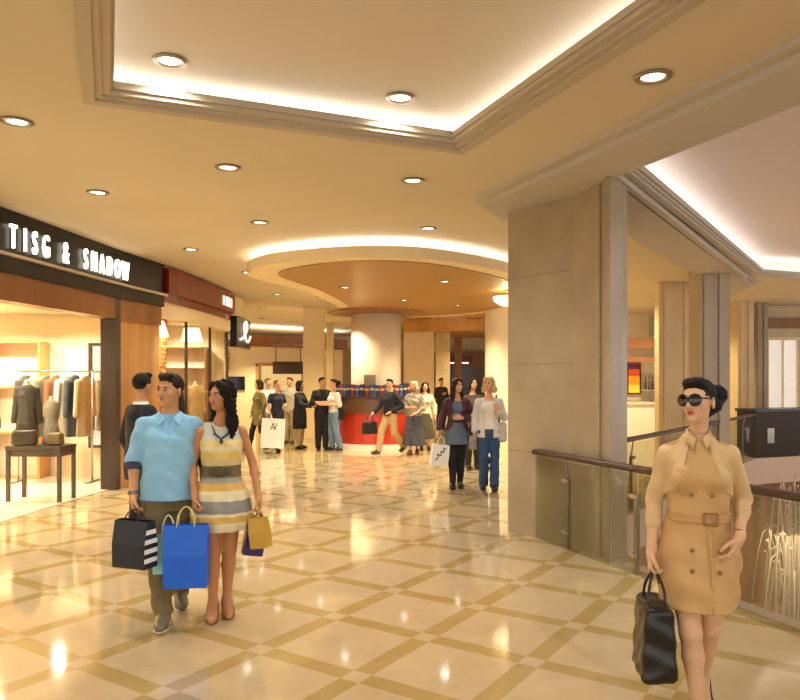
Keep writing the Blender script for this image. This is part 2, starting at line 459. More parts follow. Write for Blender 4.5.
def cone(a, b, ra, rb, k=.02): return dict(t='c', a=np.array(a, np.float32), b=np.array(b, np.float32), ra=ra, rb=rb, k=k)
def ell(c, r, R=None, k=.02): return dict(t='e', c=np.array(c, np.float32), r=np.array(r, np.float32), R=R, k=k)
def loft(tab, k=.02, fold=0, nf=9, ph=0): return dict(t='l', tab=np.array(tab, np.float32), k=k, fold=fold, nf=nf, ph=ph)
def boxp(c, s, R=None, k=.005, r=.01, taper=0): return dict(t='b', c=np.array(c, np.float32), s=np.array(s, np.float32), R=R, k=k, r=r, taper=taper)
def xf(p, R, o, s=1.0):
    """carry a primitive from a local frame (head, hand) into the figure's frame"""
    q = dict(p)
    if p['t'] == 'c': q['a'] = R@(p['a']*s)+o; q['b'] = R@(p['b']*s)+o; q['ra'] = p['ra']*s; q['rb'] = p['rb']*s
    else:
        q['c'] = R@(p['c']*s)+o; q['r' if p['t'] == 'e' else 's'] = p['r' if p['t'] == 'e' else 's']*s
        q['R'] = R if p['R'] is None else R@p['R']
    return q
def bounds(p, g):
    if p['t'] == 'c':
        r = max(p['ra'], p['rb'])+g; return np.minimum(p['a'], p['b'])-r, np.maximum(p['a'], p['b'])+r
    if p['t'] == 'l':
        t = p['tab']; rx = t[:,1].max()+g; ry = t[:,2].max()+g
        return np.array([t[:,3].min()-rx, t[:,4].min()-ry, t[:,0].min()-g]), np.array([t[:,3].max()+rx, t[:,4].max()+ry, t[:,0].max()+g])
    r = float(np.linalg.norm(p['s'])) if p['t'] == 'b' else float(max(p['r']))
    return p['c']-r-g, p['c']+r+g
def dist(p, P, g):
    if p['t'] == 'c':
        ab = p['b']-p['a']; q = P-p['a']; t = np.clip((q@ab)/max(1e-9, float(ab@ab)), 0, 1)
        return np.linalg.norm(q-t[...,None]*ab, axis=-1)-(p['ra']+(p['rb']-p['ra'])*t)-g
    if p['t'] == 'e':
        q = P-p['c']
        if p['R'] is not None: q = q@p['R']
        r = p['r']+g; k0 = np.linalg.norm(q/r, axis=-1); k1 = np.linalg.norm(q/(r*r), axis=-1)
        return k0*(k0-1)/np.maximum(k1, 1e-6)
    if p['t'] == 'b':
        q = P-p['c']
        if p['R'] is not None: q = q@p['R']
        s = p['s']-p['r']+g
        sc = 1-p['taper']*(q[...,2]/p['s'][2]*.5+.5)
        d = np.stack([np.abs(q[...,0])-s[0]*sc, np.abs(q[...,1])-s[1], np.abs(q[...,2])-s[2]], -1)
        return np.linalg.norm(np.maximum(d, 0), axis=-1)+np.minimum(d.max(-1), 0)-p['r']
    t = p['tab']; z = P[...,2]; zc = np.clip(z, t[0,0], t[-1,0])
    rx, ry, cx, cy = (np.interp(zc, t[:,0], t[:,i]).astype(np.float32) for i in (1,2,3,4))
    rx = rx+g; ry = ry+g
    x = P[...,0]-cx; y = P[...,1]-cy
    if p['fold']:
        an = np.arctan2(y/ry, x/rx); f = 1+p['fold']*np.sin(p['nf']*an+p['ph']+z*3)*np.clip((t[-1,0]-z)/(t[-1,0]-t[0,0]), 0, 1)
        rx = rx*f; ry = ry*f
    k0 = np.sqrt((x/rx)**2+(y/ry)**2); k1 = np.sqrt((x/rx**2)**2+(y/ry**2)**2)
    d = np.where(k0 > .2, k0*(k0-1)/np.maximum(k1, 1e-5), -np.minimum(rx, ry)*.8)
    ez = np.maximum(t[0,0]-g-z, z-t[-1,0]-g)
    return np.maximum(d, ez)
def surf_nets(Fv, org, h):
    s = Fv < 0
    nx, ny, nz = Fv.shape
    cnt = np.zeros((nx-1, ny-1, nz-1), np.int8)
    cor = [(i,j,k) for i in (0,1) for j in (0,1) for k in (0,1)]
    for i,j,k in cor: cnt += s[i:nx-1+i, j:ny-1+j, k:nz-1+k]
    act = (cnt > 0) & (cnt < 8)
    idx = np.argwhere(act)
    if not len(idx): return np.zeros((0,3)), []
    ids = -np.ones(act.shape, np.int64); ids[act] = np.arange(len(idx))
    pos = np.zeros((len(idx), 3)); num = np.zeros(len(idx))
    for a in cor:
        for ax in range(3):
            if a[ax]: continue
            b = list(a); b[ax] = 1
            fa = Fv[idx[:,0]+a[0], idx[:,1]+a[1], idx[:,2]+a[2]]; fb = Fv[idx[:,0]+b[0], idx[:,1]+b[1], idx[:,2]+b[2]]
            m = (fa < 0) != (fb < 0)
            t = fa[m]/(fa[m]-fb[m])
            q = np.tile(np.array(a, float), (m.sum(), 1)); q[:,ax] = t
            pos[m] += q; num[m] += 1
    verts = (idx+pos/num[:,None])*h+org
    quads = []
    for ax in range(3):
        o1, o2 = (ax+1)%3, (ax+2)%3
        sl0 = [slice(1,-1)]*3; sl1 = [slice(1,-1)]*3
        sl0[ax] = slice(0, Fv.shape[ax]-1); sl1[ax] = slice(1, Fv.shape[ax])
        A = s[tuple(sl0)]; C = s[tuple(sl1)]
        e = np.argwhere(A != C)
        if not len(e): continue
        inside = A[e[:,0], e[:,1], e[:,2]]
        e = e.copy(); e[:,o1] += 1; e[:,o2] += 1
        def g(d1, d2):
            q = e.copy(); q[:,o1] -= d1; q[:,o2] -= d2
            return ids[q[:,0], q[:,1], q[:,2]]
        q = np.stack([g(1,1), g(0,1), g(0,0), g(1,0)], 1)
        q[~inside] = q[~inside][:, ::-1]
        quads.append(q)
    return verts, np.concatenate(quads)
def sdf_mesh(name, prims, h, g=0, clips=(), subs=(), wr=0, wf=22, m=None, parent=None, scale=1.0, warp=None, paint=None, iso=()):
    """prims are unioned smoothly; subs are carved away; clips are half-spaces (point, outward normal)"""
    lo = np.min([bounds(p, g)[0] for p in prims], 0)-4*h; hi = np.max([bounds(p, g)[1] for p in prims], 0)+4*h
    for c, nrm in clips:      # tighten the grid to axis-aligned cuts
        for ax in range(3):
            if nrm[ax] == 1: hi[ax] = min(hi[ax], c[ax]+4*h)
            if nrm[ax] == -1: lo[ax] = max(lo[ax], c[ax]-4*h)
    n = np.ceil((hi-lo)/h).astype(int)+1
    Fv = np.full(n, 1.0, np.float32)
    def sub(p, pad):
        a, b = bounds(p, g+pad)
        i0 = np.clip(np.floor((a-lo)/h).astype(int), 0, n); i1 = np.clip(np.ceil((b-lo)/h).astype(int)+1, 0, n)
        if np.any(i1 <= i0): return None, None
        sl = tuple(slice(x, y) for x, y in zip(i0, i1))
        ax = [np.arange(x, y, dtype=np.float32)*h+l for x, y, l in zip(i0, i1, lo.astype(np.float32))]
        P = np.stack(np.meshgrid(*ax, indexing='ij'), -1)
        return sl, P
    for p in prims:
        k = max(p['k'], 1e-4); sl, P = sub(p, k+3*h)
        if sl is None: continue
        d = dist(p, P, g); f = Fv[sl]
        hh = np.maximum(k-np.abs(f-d), 0)/k
        Fv[sl] = np.minimum(f, d)-hh*hh*k*.25
    full = None
    if clips or wr:
        ax = [np.arange(k, dtype=np.float32)*h+l for k, l in zip(n, lo.astype(np.float32))]
        X, Y, Z = np.meshgrid(*ax, indexing='ij')
        if wr: Fv += wr*(np.sin(wf*(X+.6*Z)+2*np.sin(9*Z))*np.sin(wf*.8*(Z-.5*X)+1.3)*.6+.5*np.sin(wf*1.9*(X*.5+Z+Y)))
    for p in subs:
        sl, P = sub(p, 3*h+abs(g))
        if sl is None: continue
        d = dist(p, P, 0); k = p['k']; f = Fv[sl]; hh = np.maximum(k-np.abs(f+d), 0)/k
        Fv[sl] = np.maximum(f, -d)+hh*hh*k*.25
    for c, nrm in clips:
        Fv = np.maximum(Fv, (X-c[0])*nrm[0]+(Y-c[1])*nrm[1]+(Z-c[2])*nrm[2])
    for a in range(3):        # close the grid's border
        ix = [slice(None)]*3
        for e in (0, -1): ix[a] = e; Fv[tuple(ix)] = np.maximum(Fv[tuple(ix)], h)
    vs, qs = surf_nets(Fv, lo, h)
    me = bpy.data.meshes.new(name); me.from_pydata((vs*scale).tolist(), [], [list(map(int, q)) for q in qs])
    me.polygons.foreach_set('use_smooth', [True]*len(me.polygons))
    for x in (m if isinstance(m, (list, tuple)) else [m]): me.materials.append(x)
    if paint:
        cs = np.array([tuple(p.center) for p in me.polygons])/scale
        me.polygons.foreach_set('material_index', paint(cs).astype(np.int32))
    me.update()
    o = bpy.data.objects.new(name, me); COL.objects.link(o)
    if parent: o.parent = parent
    return o

m_eye = mat('eye white', '#c9bdb0', .2); m_iris = mat('dark iris', '#2a1a10', .15)
SKIN = {}
def skin(c):
    return mat('skin '+c, c, .5, spec=.35)
PROF_M = [(.80,.12,.09,0,.0),(.88,.162,.112,0,.01),(.97,.158,.108,0,.01),(1.08,.145,.103,0,0),(1.2,.158,.11,0,0),(1.29,.172,.116,0,.0),(1.35,.165,.105,0,.01),(1.40,.135,.085,0,.012),(1.44,.085,.065,0,.014),(1.47,.058,.056,0,.012)]
PROF_F = [(.78,.11,.085,0,.0),(.86,.165,.115,0,.01),(.95,.158,.108,0,.01),(1.07,.118,.088,0,0),(1.18,.13,.095,0,0),(1.27,.138,.098,0,0),(1.33,.130,.09,0,.01),(1.375,.108,.075,0,.012),(1.41,.07,.058,0,.014),(1.45,.045,.045,0,.012)]

def hand_prims(w, d, t, n, curl=.5, s=1.0, splay=.06):
    """w wrist, d towards the fingers, t towards the thumb side, n palm side"""
    w, d, t, n = (np.array(x, np.float32) for x in (w, d, t, n))
    d = d/np.linalg.norm(d); t = t-d*(t@d); t = t/np.linalg.norm(t)
    n0 = np.cross(d, t); n = n0 if n0@n > 0 else -n0
    P = [cone(w-d*.02*s, w+d*.03*s, .025*s, .024*s, .02)]
    L = (.072, .082, .076, .060); rr = (.0086, .009, .0085, .0075)
    for i in range(4):
        o = (.029, .0095, -.0095, -.028)[i]
        root = w+(d*.088+t*o)*s
        P.append(cone(w+(d*.025+t*o*.7)*s, root, .0145*s, .0125*s, .012))
        p = root; a = 0; dd = d+t*splay*(1.5-i)
        for j, fr in enumerate((.45, .32, .26)):
            a += curl*(.7, 1.0, .75)[j]*(1+.08*i)
            v = dd*math.cos(a)+n*math.sin(a); v = v/np.linalg.norm(v)
            q = p+v*L[i]*fr*s
            P.append(cone(p, q, rr[i]*s*(1-.08*j), rr[i]*s*(.93-.08*j), .004)); p = q
    p0 = w+(d*.022+t*.026)*s; p1 = p0+(d*.036+t*.028+n*.016)*s; p2 = p1+(d*.030+t*.006+n*.016)*s; p3 = p2+(d*.024-t*.006+n*.012)*s
    P += [cone(p0, p1, .0155*s, .012*s, .012), cone(p1, p2, .0108*s, .0098*s, .005), cone(p2, p3, .0098*s, .0078*s, .005)]
    return P

class Person:
    def __init__(s, name, label, x, y, yaw, H, sex='m', sk='#d9a57c', h=.006, head=(0,0,0), lean=(0,0), arms=None, legs=None, base=0, fine_hands=True, girth=1.0, group=None):
        s.h = h/(H/1.75); s.sc = H/1.75; s.sex = sex; s.skin = skin(sk)
        s.root = empty(name, (x, y, base), yaw, label, 'person', group)
        prof = PROF_M if sex == 'm' else PROF_F
        s.prof = [(z, rx*girth, ry*girth, cx+lean[0]*max(0, z-.9), cy+lean[1]*max(0, z-.9)) for z, rx, ry, cx, cy in prof]
        s.lean = lean; lx = lambda z: lean[0]*max(0, z-.9); ly = lambda z: lean[1]*max(0, z-.9)
        sw, sz = (.168, 1.372) if sex == 'm' else (.147, 1.355)
        sw *= girth**.5
        ra = (.047, .041, .027) if sex == 'm' else (.038, .033, .021)
        rl = (.088, .058, .052, .036) if sex == 'm' else (.085, .053, .047, .030)
        s.ra, s.rl = ra, rl
        s.sh = {'R': v3(-sw+lx(sz), .01+ly(sz), sz), 'L': v3(sw+lx(sz), .01+ly(sz), sz)}
        s.hip = {'R': v3(-.085, .0, .88), 'L': v3(.085, .0, .88)}
        A = {'R': dict(e=(-.25,.03,1.14), w=(-.25,-.06,.90)), 'L': dict(e=(.25,.03,1.14), w=(.25,-.06,.90))}
        for k in (arms or {}): A[k].update(arms[k])
        G = {'R': dict(k=(-.09,-.01,.49), a=(-.09,.03,.09), toe=(-.12,-1,0), pitch=0), 'L': dict(k=(.09,-.01,.49), a=(.09,.03,.09), toe=(.12,-1,0), pitch=0)}
        for k in (legs or {}): G[k].update(legs[k])
        s.A, s.G = A, G
        body = [loft(s.prof, .03)]
        s.torso = [loft(s.prof, .03)]
        if sex == 'f':
            for q in (-1, 1):
                e = ell((q*.062+lx(1.24), -.072+ly(1.24), 1.245), (.056,.05,.056), None, .03); body.append(e); s.torso.append(e)
        s.armP, s.legP, s.footP, s.handP = {}, {}, {}, {}
        for q in 'RL':
            sg = -1 if q == 'R' else 1
            e, w = v3(*A[q]['e']), v3(*A[q]['w'])
            s.armP[q] = [cone(s.sh[q]+v3(-sg*.11,.004,.045), s.sh[q]+v3(-sg*.01,0,-.004), ra[0]*.62, ra[0]*1.05, .02), cone(s.sh[q], e, ra[0], ra[1]*.92, .02), cone(e, e*.7+w*.3, ra[1]*.93, ra[1]*.97, .015), cone(e*.7+w*.3, w, ra[1]*.97, ra[2], .015)]
            d = v3(*A[q]['d']) if 'd' in A[q] else (w-e)
            t = v3(*A[q].get('t', (0,-1,0))); n = v3(*A[q].get('n', (-sg,0,0)))
            s.handP[q] = hand_prims(w, d, t, n, A[q].get('curl', .45), 1.0 if sex == 'm' else .9) if fine_hands else [cone(w, w+.09*d/np.linalg.norm(d), .028, .026, .02), cone(w+.05*d/np.linalg.norm(d), w+.15*d/np.linalg.norm(d), .024, .014, .02)]
            dn = d/np.linalg.norm(d); s.A[q]['hold'] = w+dn*.098+n*.03
            body += s.armP[q]+s.handP[q]
            k, a = v3(*G[q]['k']), v3(*G[q]['a'])
            cm = k*.68+a*.32; back = v3(0,.012,0)
            s.legP[q] = [cone(s.hip[q], k, rl[0], rl[1], .04), cone(k, cm+back, rl[1]*.95, rl[2]*1.08, .02), cone(cm+back, a, rl[2]*1.08, rl[3], .02)]
            td = v3(*G[q]['toe']); td = td/np.linalg.norm(td); pt = G[q]['pitch']
            ft = td*math.cos(pt)+v3(0,0,-1)*math.sin(pt); up = td*math.sin(pt)+v3(0,0,1)*math.cos(pt)
            heel = a-td*.02-v3(0,0,.045)*math.cos(pt)+up*0; fl = .20 if sex == 'm' else .17
            if pt == 0: heel[2] = a[2]-.05
            ball = heel+ft*fl*.72; toe = ball+(td if pt > 0 else ft)*fl*.26
            s.footP[q] = [cone(a, heel+ft*.02, rl[3], .034, .02), cone(heel, ball, .033, .036, .02), cone(ball, toe, .034, .022, .02), cone(a, ball, rl[3]*.8, .026, .03)]
            s.G[q].update(heel=heel, ball=ball, toe_p=toe, ft=ft, up=up)
            body += s.legP[q]+s.footP[q]
        # head frame
        hy, hp, hr = head
        ho = v3(lx(1.6), -.012+ly(1.6), 1.628 if sex == 'm' else 1.622)
        s.HR = rotz(hy)@rotx(hp)@roty(hr); s.HO = ho
        f = 1.0 if sex == 'm' else .95; s.hf = f
        hd = [ell((0,.016,.03), (.074,.092,.086), None, .02), ell((0,-.03,-.02), (.060,.060,.085), None, .03), ell((0,-.036,-.072), (.046 if sex == 'm' else .038,.044,.038), None, .025),
              ell((0,-.074,-.094), (.019,.014,.014), None, .015), cone((0,-.088,.012), (0,-.109,-.026), .0075, .0115, .012), ell((-.011,-.096,-.03), (.008,.009,.007), None, .006), ell((.011,-.096,-.03), (.008,.009,.007), None, .006),
              cone((-.035,-.079,.027), (.035,-.079,.027), .009, .009, .012), ell((0,-.0885,-.054), (.021,.009,.0055), None, .005), ell((0,-.0875,-.064), (.018,.009,.0065), None, .005),
              ell((-.037,-.062,-.022), (.022,.022,.022), None, .02), ell((.037,-.062,-.022), (.022,.022,.022), None, .02)]
        for q in (-1, 1): hd += [ell((q*.075,.012,-.012), (.009,.020,.031), rotz(q*.35), .006)]
        s.headP = [xf(p, s.HR, ho, f) for p in hd]
        s.sock = [xf(ell((q*.030,-.092,.007), (.015,.012,.0085), None, .008), s.HR, ho, f) for q in (-1, 1)]
        nk = (.054, .052) if sex == 'm' else (.044, .042)
        nb = v3(lx(1.42), .018+ly(1.42), 1.40); nt = ho+s.HR@v3(0,.012,-.05)
        body += [cone(nb, nt, nk[0], nk[1], .035)]+s.headP
        s.neckP = [cone(nb, nt, nk[0], nk[1], .03)]
        s.bodyP = body; s.lip = None
    def build_body(s, lipcol='#b5655a', name='body'):
        HR, HO, f = s.HR, s.HO, s.hf
        def paint(cs):
            q = ((cs-HO)@HR)/f
            return ((np.abs(q[:,0]) < .021) & (q[:,2] < -.048) & (q[:,2] > -.070) & (q[:,1] < -.084) & ((q[:,0]/.021)**2+((q[:,2]+.059)/.0105)**2 < 1)).astype(int)
        lm = mat('lips '+lipcol, lipcol, .35)
        return sdf_mesh('body', s.bodyP, s.h, subs=s.sock, m=[s.skin, lm], parent=s.root, scale=s.sc, paint=paint)
    def part(s, name, prims, m, g=0, clips=(), subs=(), wr=0, wf=22, h=None, label=None):
        o = sdf_mesh(name, prims, h or s.h, g, clips, subs, wr, wf, m, s.root, s.sc)
        if label: o['label'] = label
        return o
    def hd(s, p): return xf(p, s.HR, s.HO, s.hf)
    def hpt(s, v): return Vector((s.HR@(np.array(v, np.float32)*s.hf)+s.HO)*s.sc)
    def eyes(s, brow='#2a1c14', eyes=True):
        R = Matrix(s.HR.tolist())
        for q in (-1, 1):
            if eyes:
                bm = B(); sphere(bm, s.hpt((q*.030,-.0765,.008)), .0122*s.sc, u=12, v=8)
                fr = Vector((R@Vector((0,-1,0))).to_tuple()); c0 = s.hpt((q*.030,-.0765,.008))
                for fc in bm.faces:
                    if (fc.calc_center_median()-c0).normalized().dot(fr) > .74: fc.material_index = 1
                obj('eye', bm, [m_eye, m_iris], s.root, True)
            bm = B(); tube(bm, [s.hpt((q*.014,-.091,.026)), s.hpt((q*.030,-.090,.0305)), s.hpt((q*.047,-.078,.026))], .0035*s.sc, 6)
            obj('eyebrow', bm, mat('hair '+brow, brow, .5), s.root, True)
    def hair(s, style='short', col='#1c130e', wr=.003, long=.30):
        m = mat('hair '+col, col, .55, spec=.25, bump=.6, bscale=160, stretch=(3,3,.35), var=.35, vscale=60)
        P = [ell((0,.022,.036), (.0795,.097,.0875), None, .02)]
        sub = [ell((0,-.075,-.045), (.066,.060,.105), None, .015), ell((0,-.05,-.165), (.12,.125,.12), None, .02)]
        for q in (-1, 1): sub.append(ell((q*.082,-.035,-.055), (.03,.040,.06), None, .01)); sub.append(ell((q*.08,.012,-.015), (.02,.022,.034), None, .006))
        if style == 'short':
            P += [ell((-.006,-.05,.094), (.052,.034,.024), None, .015), ell((.02,-.045,.104), (.034,.034,.02), None, .012), ell((-.03,-.03,.106), (.03,.04,.02), None, .012)]
        if style == 'bald': return
        if style in ('long', 'bob'):
            L = long
            sub = [ell((0,-.085,-.05), (.056,.060,.120), None, .012)]
            for q in (-1, 1):
                P += [cone((q*.058,-.02,.06), (q*.080,.012,-.06), .038, .036, .03), cone((q*.080,.012,-.06), (q*.092,.02,-.06-L*.5), .037, .042, .03), cone((q*.092,.02,-.06-L*.5), (q*.098,-.005,-.06-L), .040, .018, .03),
                      cone((q*.045,-.055,.085), (q*.072,-.045,.0), .022, .016, .02)]
            P += [cone((0,.07,.0), (0,.085,-.06-L*.75), .065, .045, .04)]
        P = [s.hd(p) for p in P]; sub = [s.hd(p) for p in sub]
        if style == 'bun':
            P += [s.hd(ell((.035,.130,.035), (.056,.052,.054), rotz(.4), .012)), s.hd(ell((.05,.10,-.02), (.028,.03,.035), None, .02)), s.hd(ell((0,.06,-.03), (.06,.05,.06), None, .03)), s.hd(ell((0,-.035,.098), (.062,.05,.03), None, .02))]
        if style == 'tail':
            P += [s.hd(cone((0,.11,.05), (0,.15,-.08), .03, .016, .02))]
        s.part('hair', P, m, subs=sub, wr=wr, wf=120)
    def shoes(s, col='#1b1512', sole=None, g=.008, heel=0, clipz=.0, mname=None, low=.10):
        m = mat('leather '+col, col, .3)
        for q in 'RL':
            G = s.G[q]; up, hl = G['up'], G['heel']
            o = s.part('shoe', s.footP[q], m, g=g, clips=[(hl-up*.034*1.0, -up), (hl+up*low, up)])
            if heel:
                bm = B(); a = Vector((G['heel']+v3(0,.01,-.01))*s.sc); b = Vector((a.x, a.y, max(.0, a.z-heel*s.sc)))
                cyl(bm, b, a, .006, .02, 8); obj('heel', bm, m, o)
            if sole:
                o2 = s.part('sole', s.footP[q], mat('sole '+sole, sole, .5), g=g+.004, clips=[(hl-up*.040, -up), (hl-up*.018, up)]); o2.parent = o
    def trousers(s, m, g=.016, ankle=.07, wide=1.0, waist=1.0, wr=.004, name='trousers', flare=0):
        P = []
        for q in 'RL':
            k, a = v3(*s.G[q]['k']), v3(*s.G[q]['a'])
            P += [cone(s.hip[q], k, s.rl[0]*.98, s.rl[1]*1.04*wide, .03), cone(k, a+v3(0,0,-.05), s.rl[1]*1.04*wide, (s.rl[3]*1.25+flare)*wide, .02), cone(k, k*.5+a*.5+v3(0,.012,0), s.rl[1], s.rl[2]*1.1, .02)]
        tor = [t for t in s.prof if t[0] <= waist+.05]
        P.append(loft(tor, .03))
        return s.part(name, P, m, g=g, clips=[((0,0,waist), (0,0,1)), ((0,0,ankle), (0,0,-1))], wr=wr)
    def top(s, m, name='shirt', g=.016, hem=.86, sleeve=1.0, neck=1.45, vneck=0, wr=.004, sides='RL', wide=0, extra=(), subs=(), open_front=0, fold=0):
        """sleeve 0..2: 1 = to the elbow, 2 = to the wrist"""
        tor = [(z, rx+(wide if z < 1.15 else wide*max(0, (1.3-z)/.15)), ry+(wide if z < 1.15 else wide*max(0, (1.3-z)/.15)), cx, cy) for z, rx, ry, cx, cy in s.prof]
        tor = [(hem-.03, max(tor[1][1], np.interp(hem, [t[0] for t in tor], [t[1] for t in tor])), max(tor[1][2], np.interp(hem, [t[0] for t in tor], [t[2] for t in tor])), 0, .005)]+[t for t in tor if t[0] > hem+.02 and t[0] > tor[0][0]+.01]
        P = [loft(tor, .03, fold)]+[p for p in s.torso if p['t'] == 'e']+list(extra); sb = list(subs)
        for q in sides:
            if sleeve <= 0: continue
            e, w = v3(*s.A[q]['e']), v3(*s.A[q]['w'])
            P.append(s.armP[q][0])
            if sleeve <= 1: P.append(cone(s.sh[q], s.sh[q]+(e-s.sh[q])*sleeve, s.ra[0]*1.06, s.ra[1]*1.12, .018))
            else:
                P.append(cone(s.sh[q], e, s.ra[0]*1.06, s.ra[1]*1.08, .018)); P.append(cone(e, e+(w-e)*(sleeve-1), s.ra[1]*1.08, (s.ra[1]*(2-sleeve)+s.ra[2]*1.15*(sleeve-1)), .02))
        if vneck: sb.append(cone((s.prof[-1][3], s.prof[-1][4]-.115, 1.50), (s.prof[-3][3], s.prof[-3][4]-.128, 1.49-vneck), .062, .010, .01))
        if open_front: sb.append(boxp((0,-.15,1.0), (open_front,.12,.5), None, .01, .02))
        return s.part(name, P, m, g=g, clips=[((0,0,hem), (0,0,-1)), ((0,0,neck), (0,0,1))], subs=sb, wr=wr)
    def ring(s, name, z0, z1, m, g=.02, label=None):
        zs = [t[0] for t in s.prof]; f = lambda z, i: float(np.interp(z, zs, [t[i] for t in s.prof]))
        return s.part(name, [loft([(z, f(z,1), f(z,2), f(z,3), f(z,4)) for z in (z0, (z0+z1)/2, z1)], .01)], m, g=g, clips=[((0,0,z0), (0,0,-1)), ((0,0,z1), (0,0,1))], label=label)
    def hold(s, q):
        """world point gripped by a hand"""
        p = s.A[q]['hold']*s.sc; a = s.root.rotation_euler.z
        return Vector((s.root.location.x+math.cos(a)*p[0]-math.sin(a)*p[1], s.root.location.y+math.sin(a)*p[0]+math.cos(a)*p[1], s.root.location.z+p[2]))

def shopping_bag(name, label, hold, w, d, h, hh, m, mh, yaw=0, tilt=0, sidem=None, mark=None, cat='shopping bag', group=None, tissue=None):
    """paper carrier bag hanging from the point `hold`; its base is the Empty"""
    root = empty(name, (hold.x, hold.y, hold.z-hh-h+.01), yaw, label, cat, group)
    root.rotation_euler = (0, tilt, yaw)
    bm = B(); t = .004
    lo = [(-w/2,-d/2),(w/2,-d/2),(w/2,d/2),(-w/2,d/2)]; k = .92
    vb = [bm.verts.new((x*.97, y, 0)) for x, y in lo]; vm = [bm.verts.new((x, y*1.0*(1 if abs(y) else 1), h*.5)) for x, y in lo]; vt = [bm.verts.new((x*1.0, y*.55, h)) for x, y in lo]
    vi = [bm.verts.new((x*.96, y*.45, h)) for x, y in lo]; vd = [bm.verts.new((x*.93, y*.8, .01)) for x, y in lo]
    bm.faces.new(vb[::-1])
    for A, C in ((vb, vm), (vm, vt), (vt, vi), (vi, vd)):
        for i in range(4):
            f = bm.faces.new((A[i], A[(i+1)%4], C[(i+1)%4], C[i]))
            if sidem and i in (1, 3) and A in (vb, vm): f.material_index = 1
    bm.faces.new(vd)
    o = obj('paper_body', bm, [m, sidem or m], root)
    for sg in (-1, 1):
        bm = B(); y = sg*d*.26
        tube(bm, smooth_path([(-w*.2, y, h-.015), (-w*.17, y*.8, h+hh*.5), (-w*.06, y*.25, h+hh*.94), (w*.06, y*.25, h+hh*.94), (w*.17, y*.8, h+hh*.5), (w*.2, y, h-.015)], 5), .0045, 6)
        obj('handle', bm, mh, root, True)
    if mark:
        for sg in (-1, 1):
            bm = mark(); 
            for v in bm.verts: v.co = Vector((v.co.x*w*sg, sg*(d/2+.003), v.co.z*h)) if False else Vector((v.co.x*w*-sg, sg*(d/2*(1 if v.co.z < .5 else 1-.9*(v.co.z-.5))+.003), v.co.z*h))
            obj('printed_mark', bm, mat('print black', '#20201f', .6), o)
    return root
# ================================================================ the three large figures
m_paper_w = mat('white paper', '#f1efec', .6)
m_cord = mat('white cord', '#e8e2d4', .7)
# ---- man in the blue shirt
mb = Person('person', 'dark-haired man in a light blue shirt and olive trousers carrying a navy bag', -1.63, 5.1, .27, 1.735, 'm', '#cf9a70', .0052, head=(-.62,.03,.04),
    arms={'R': dict(e=(-.240,.035,1.13), w=(-.240,-.05,.89), curl=.95), 'L': dict(e=(.245,.07,1.13), w=(.235,.03,.90), curl=.5)},
    legs={'R': dict(k=(-.075,-.10,.50), a=(-.035,-.15,.09), toe=(-.1,-1,0)), 'L': dict(k=(.075,.02,.50), a=(.06,.25,.17), toe=(.15,-1,0), pitch=.6)})
mb.build_body('#b06a5c'); mb.eyes('#2b1b12'); mb.hair('short', '#2a1b12', .002)
m_shirt = mat('light blue cotton', '#8fc8ef', .75, bump=.15, bscale=25, var=.05, vscale=14)
mb.top(m_shirt, 'shirt', .019, .855, .97, 1.462, .17, .0075, wide=.022)
pat = mat('patterned cuff lining', '#3b4466', .8, var=.7, vscale=110)
for q in 'RL':
    e, s0 = v3(*mb.A[q]['e']), mb.sh[q]; w = v3(*mb.A[q]['w'])
    o = mb.part('cuff', [cone(e-(e-s0)*.10, e+(w-e)*.10, .052, .051, .01)], pat, g=.012, label='patterned rolled-up sleeve cuff')
# collar wings and button placket
for q in (-1, 1):
    bm = B(); pts = [(q*.066,.0,1.475),(q*.060,-.052,1.463),(q*.026,-.105,1.425),(q*.066,-.108,1.382),(q*.092,-.055,1.437),(q*.082,.02,1.462)]
    vs = [bm.verts.new(Vector(p)*mb.sc) for p in pts]; vo = [bm.verts.new(Vector((p[0]*1.04, p[1]*1.06-.004, p[2]+.006))*mb.sc) for p in pts]
    bm.faces.new(vs); bm.faces.new(vo[::-1])
    for i in range(6): bm.faces.new((vs[i], vs[(i+1)%6], vo[(i+1)%6], vo[i]))
    obj('collar', bm, m_shirt, mb.root)
for i in range(6):
    bm = B(); sphere(bm, (0.002, (-.138 if i > 1 else -.142)*mb.sc, (1.26-i*.068)*mb.sc), .0065, (1,.5,1), 8, 6)
    obj('button', bm, mat('pearl button', '#dfe9ee', .3), mb.root, True)
m_olive = mat('olive chino cloth', '#776b4a', .85, bump=.2, bscale=30, var=.08, vscale=10)
mb.trousers(m_olive, .018, .085, 1.06, 1.0, .006)
mb.ring('belt', .965, 1.0, mat('leather #3a2618', '#3a2618', .4), .024)
mb.shoes('#6f6a58', '#f2f0ea', .011, low=.085)
w = Vector(v3(*mb.A['R']['w'])*mb.sc); e = Vector(v3(*mb.A['R']['e'])*mb.sc); ax = (w-e).normalized()
bm = B(); cyl(bm, w-ax*.035, w-ax*.012, .034, .033, 20); sphere(bm, w-ax*.024+Vector((-.03,-.012,0)), .017, (.5,1,1))
obj('wristwatch', bm, mat('steel watch', '#8f9296', .25, metal=.9), mb.root, True)
hp = mb.hold('R')
stripe = bands('black and white stripes', [(0,'#15151d')]+[(.12+i*.2,'#f0efec') if j == 0 else (.22+i*.2,'#15151d') for i in range(4) for j in (0,1)], .6, 2, 1/.31)
shopping_bag('shopping_bag', 'navy paper shopping bag with a striped side, held by the man in light blue', hp+Vector((.035,-.15,.02)), .27, .13, .31, .07, mat('navy paper', '#0b0d1b', .4), mat('dark cord', '#2a2020', .8), -.36, 0, stripe)

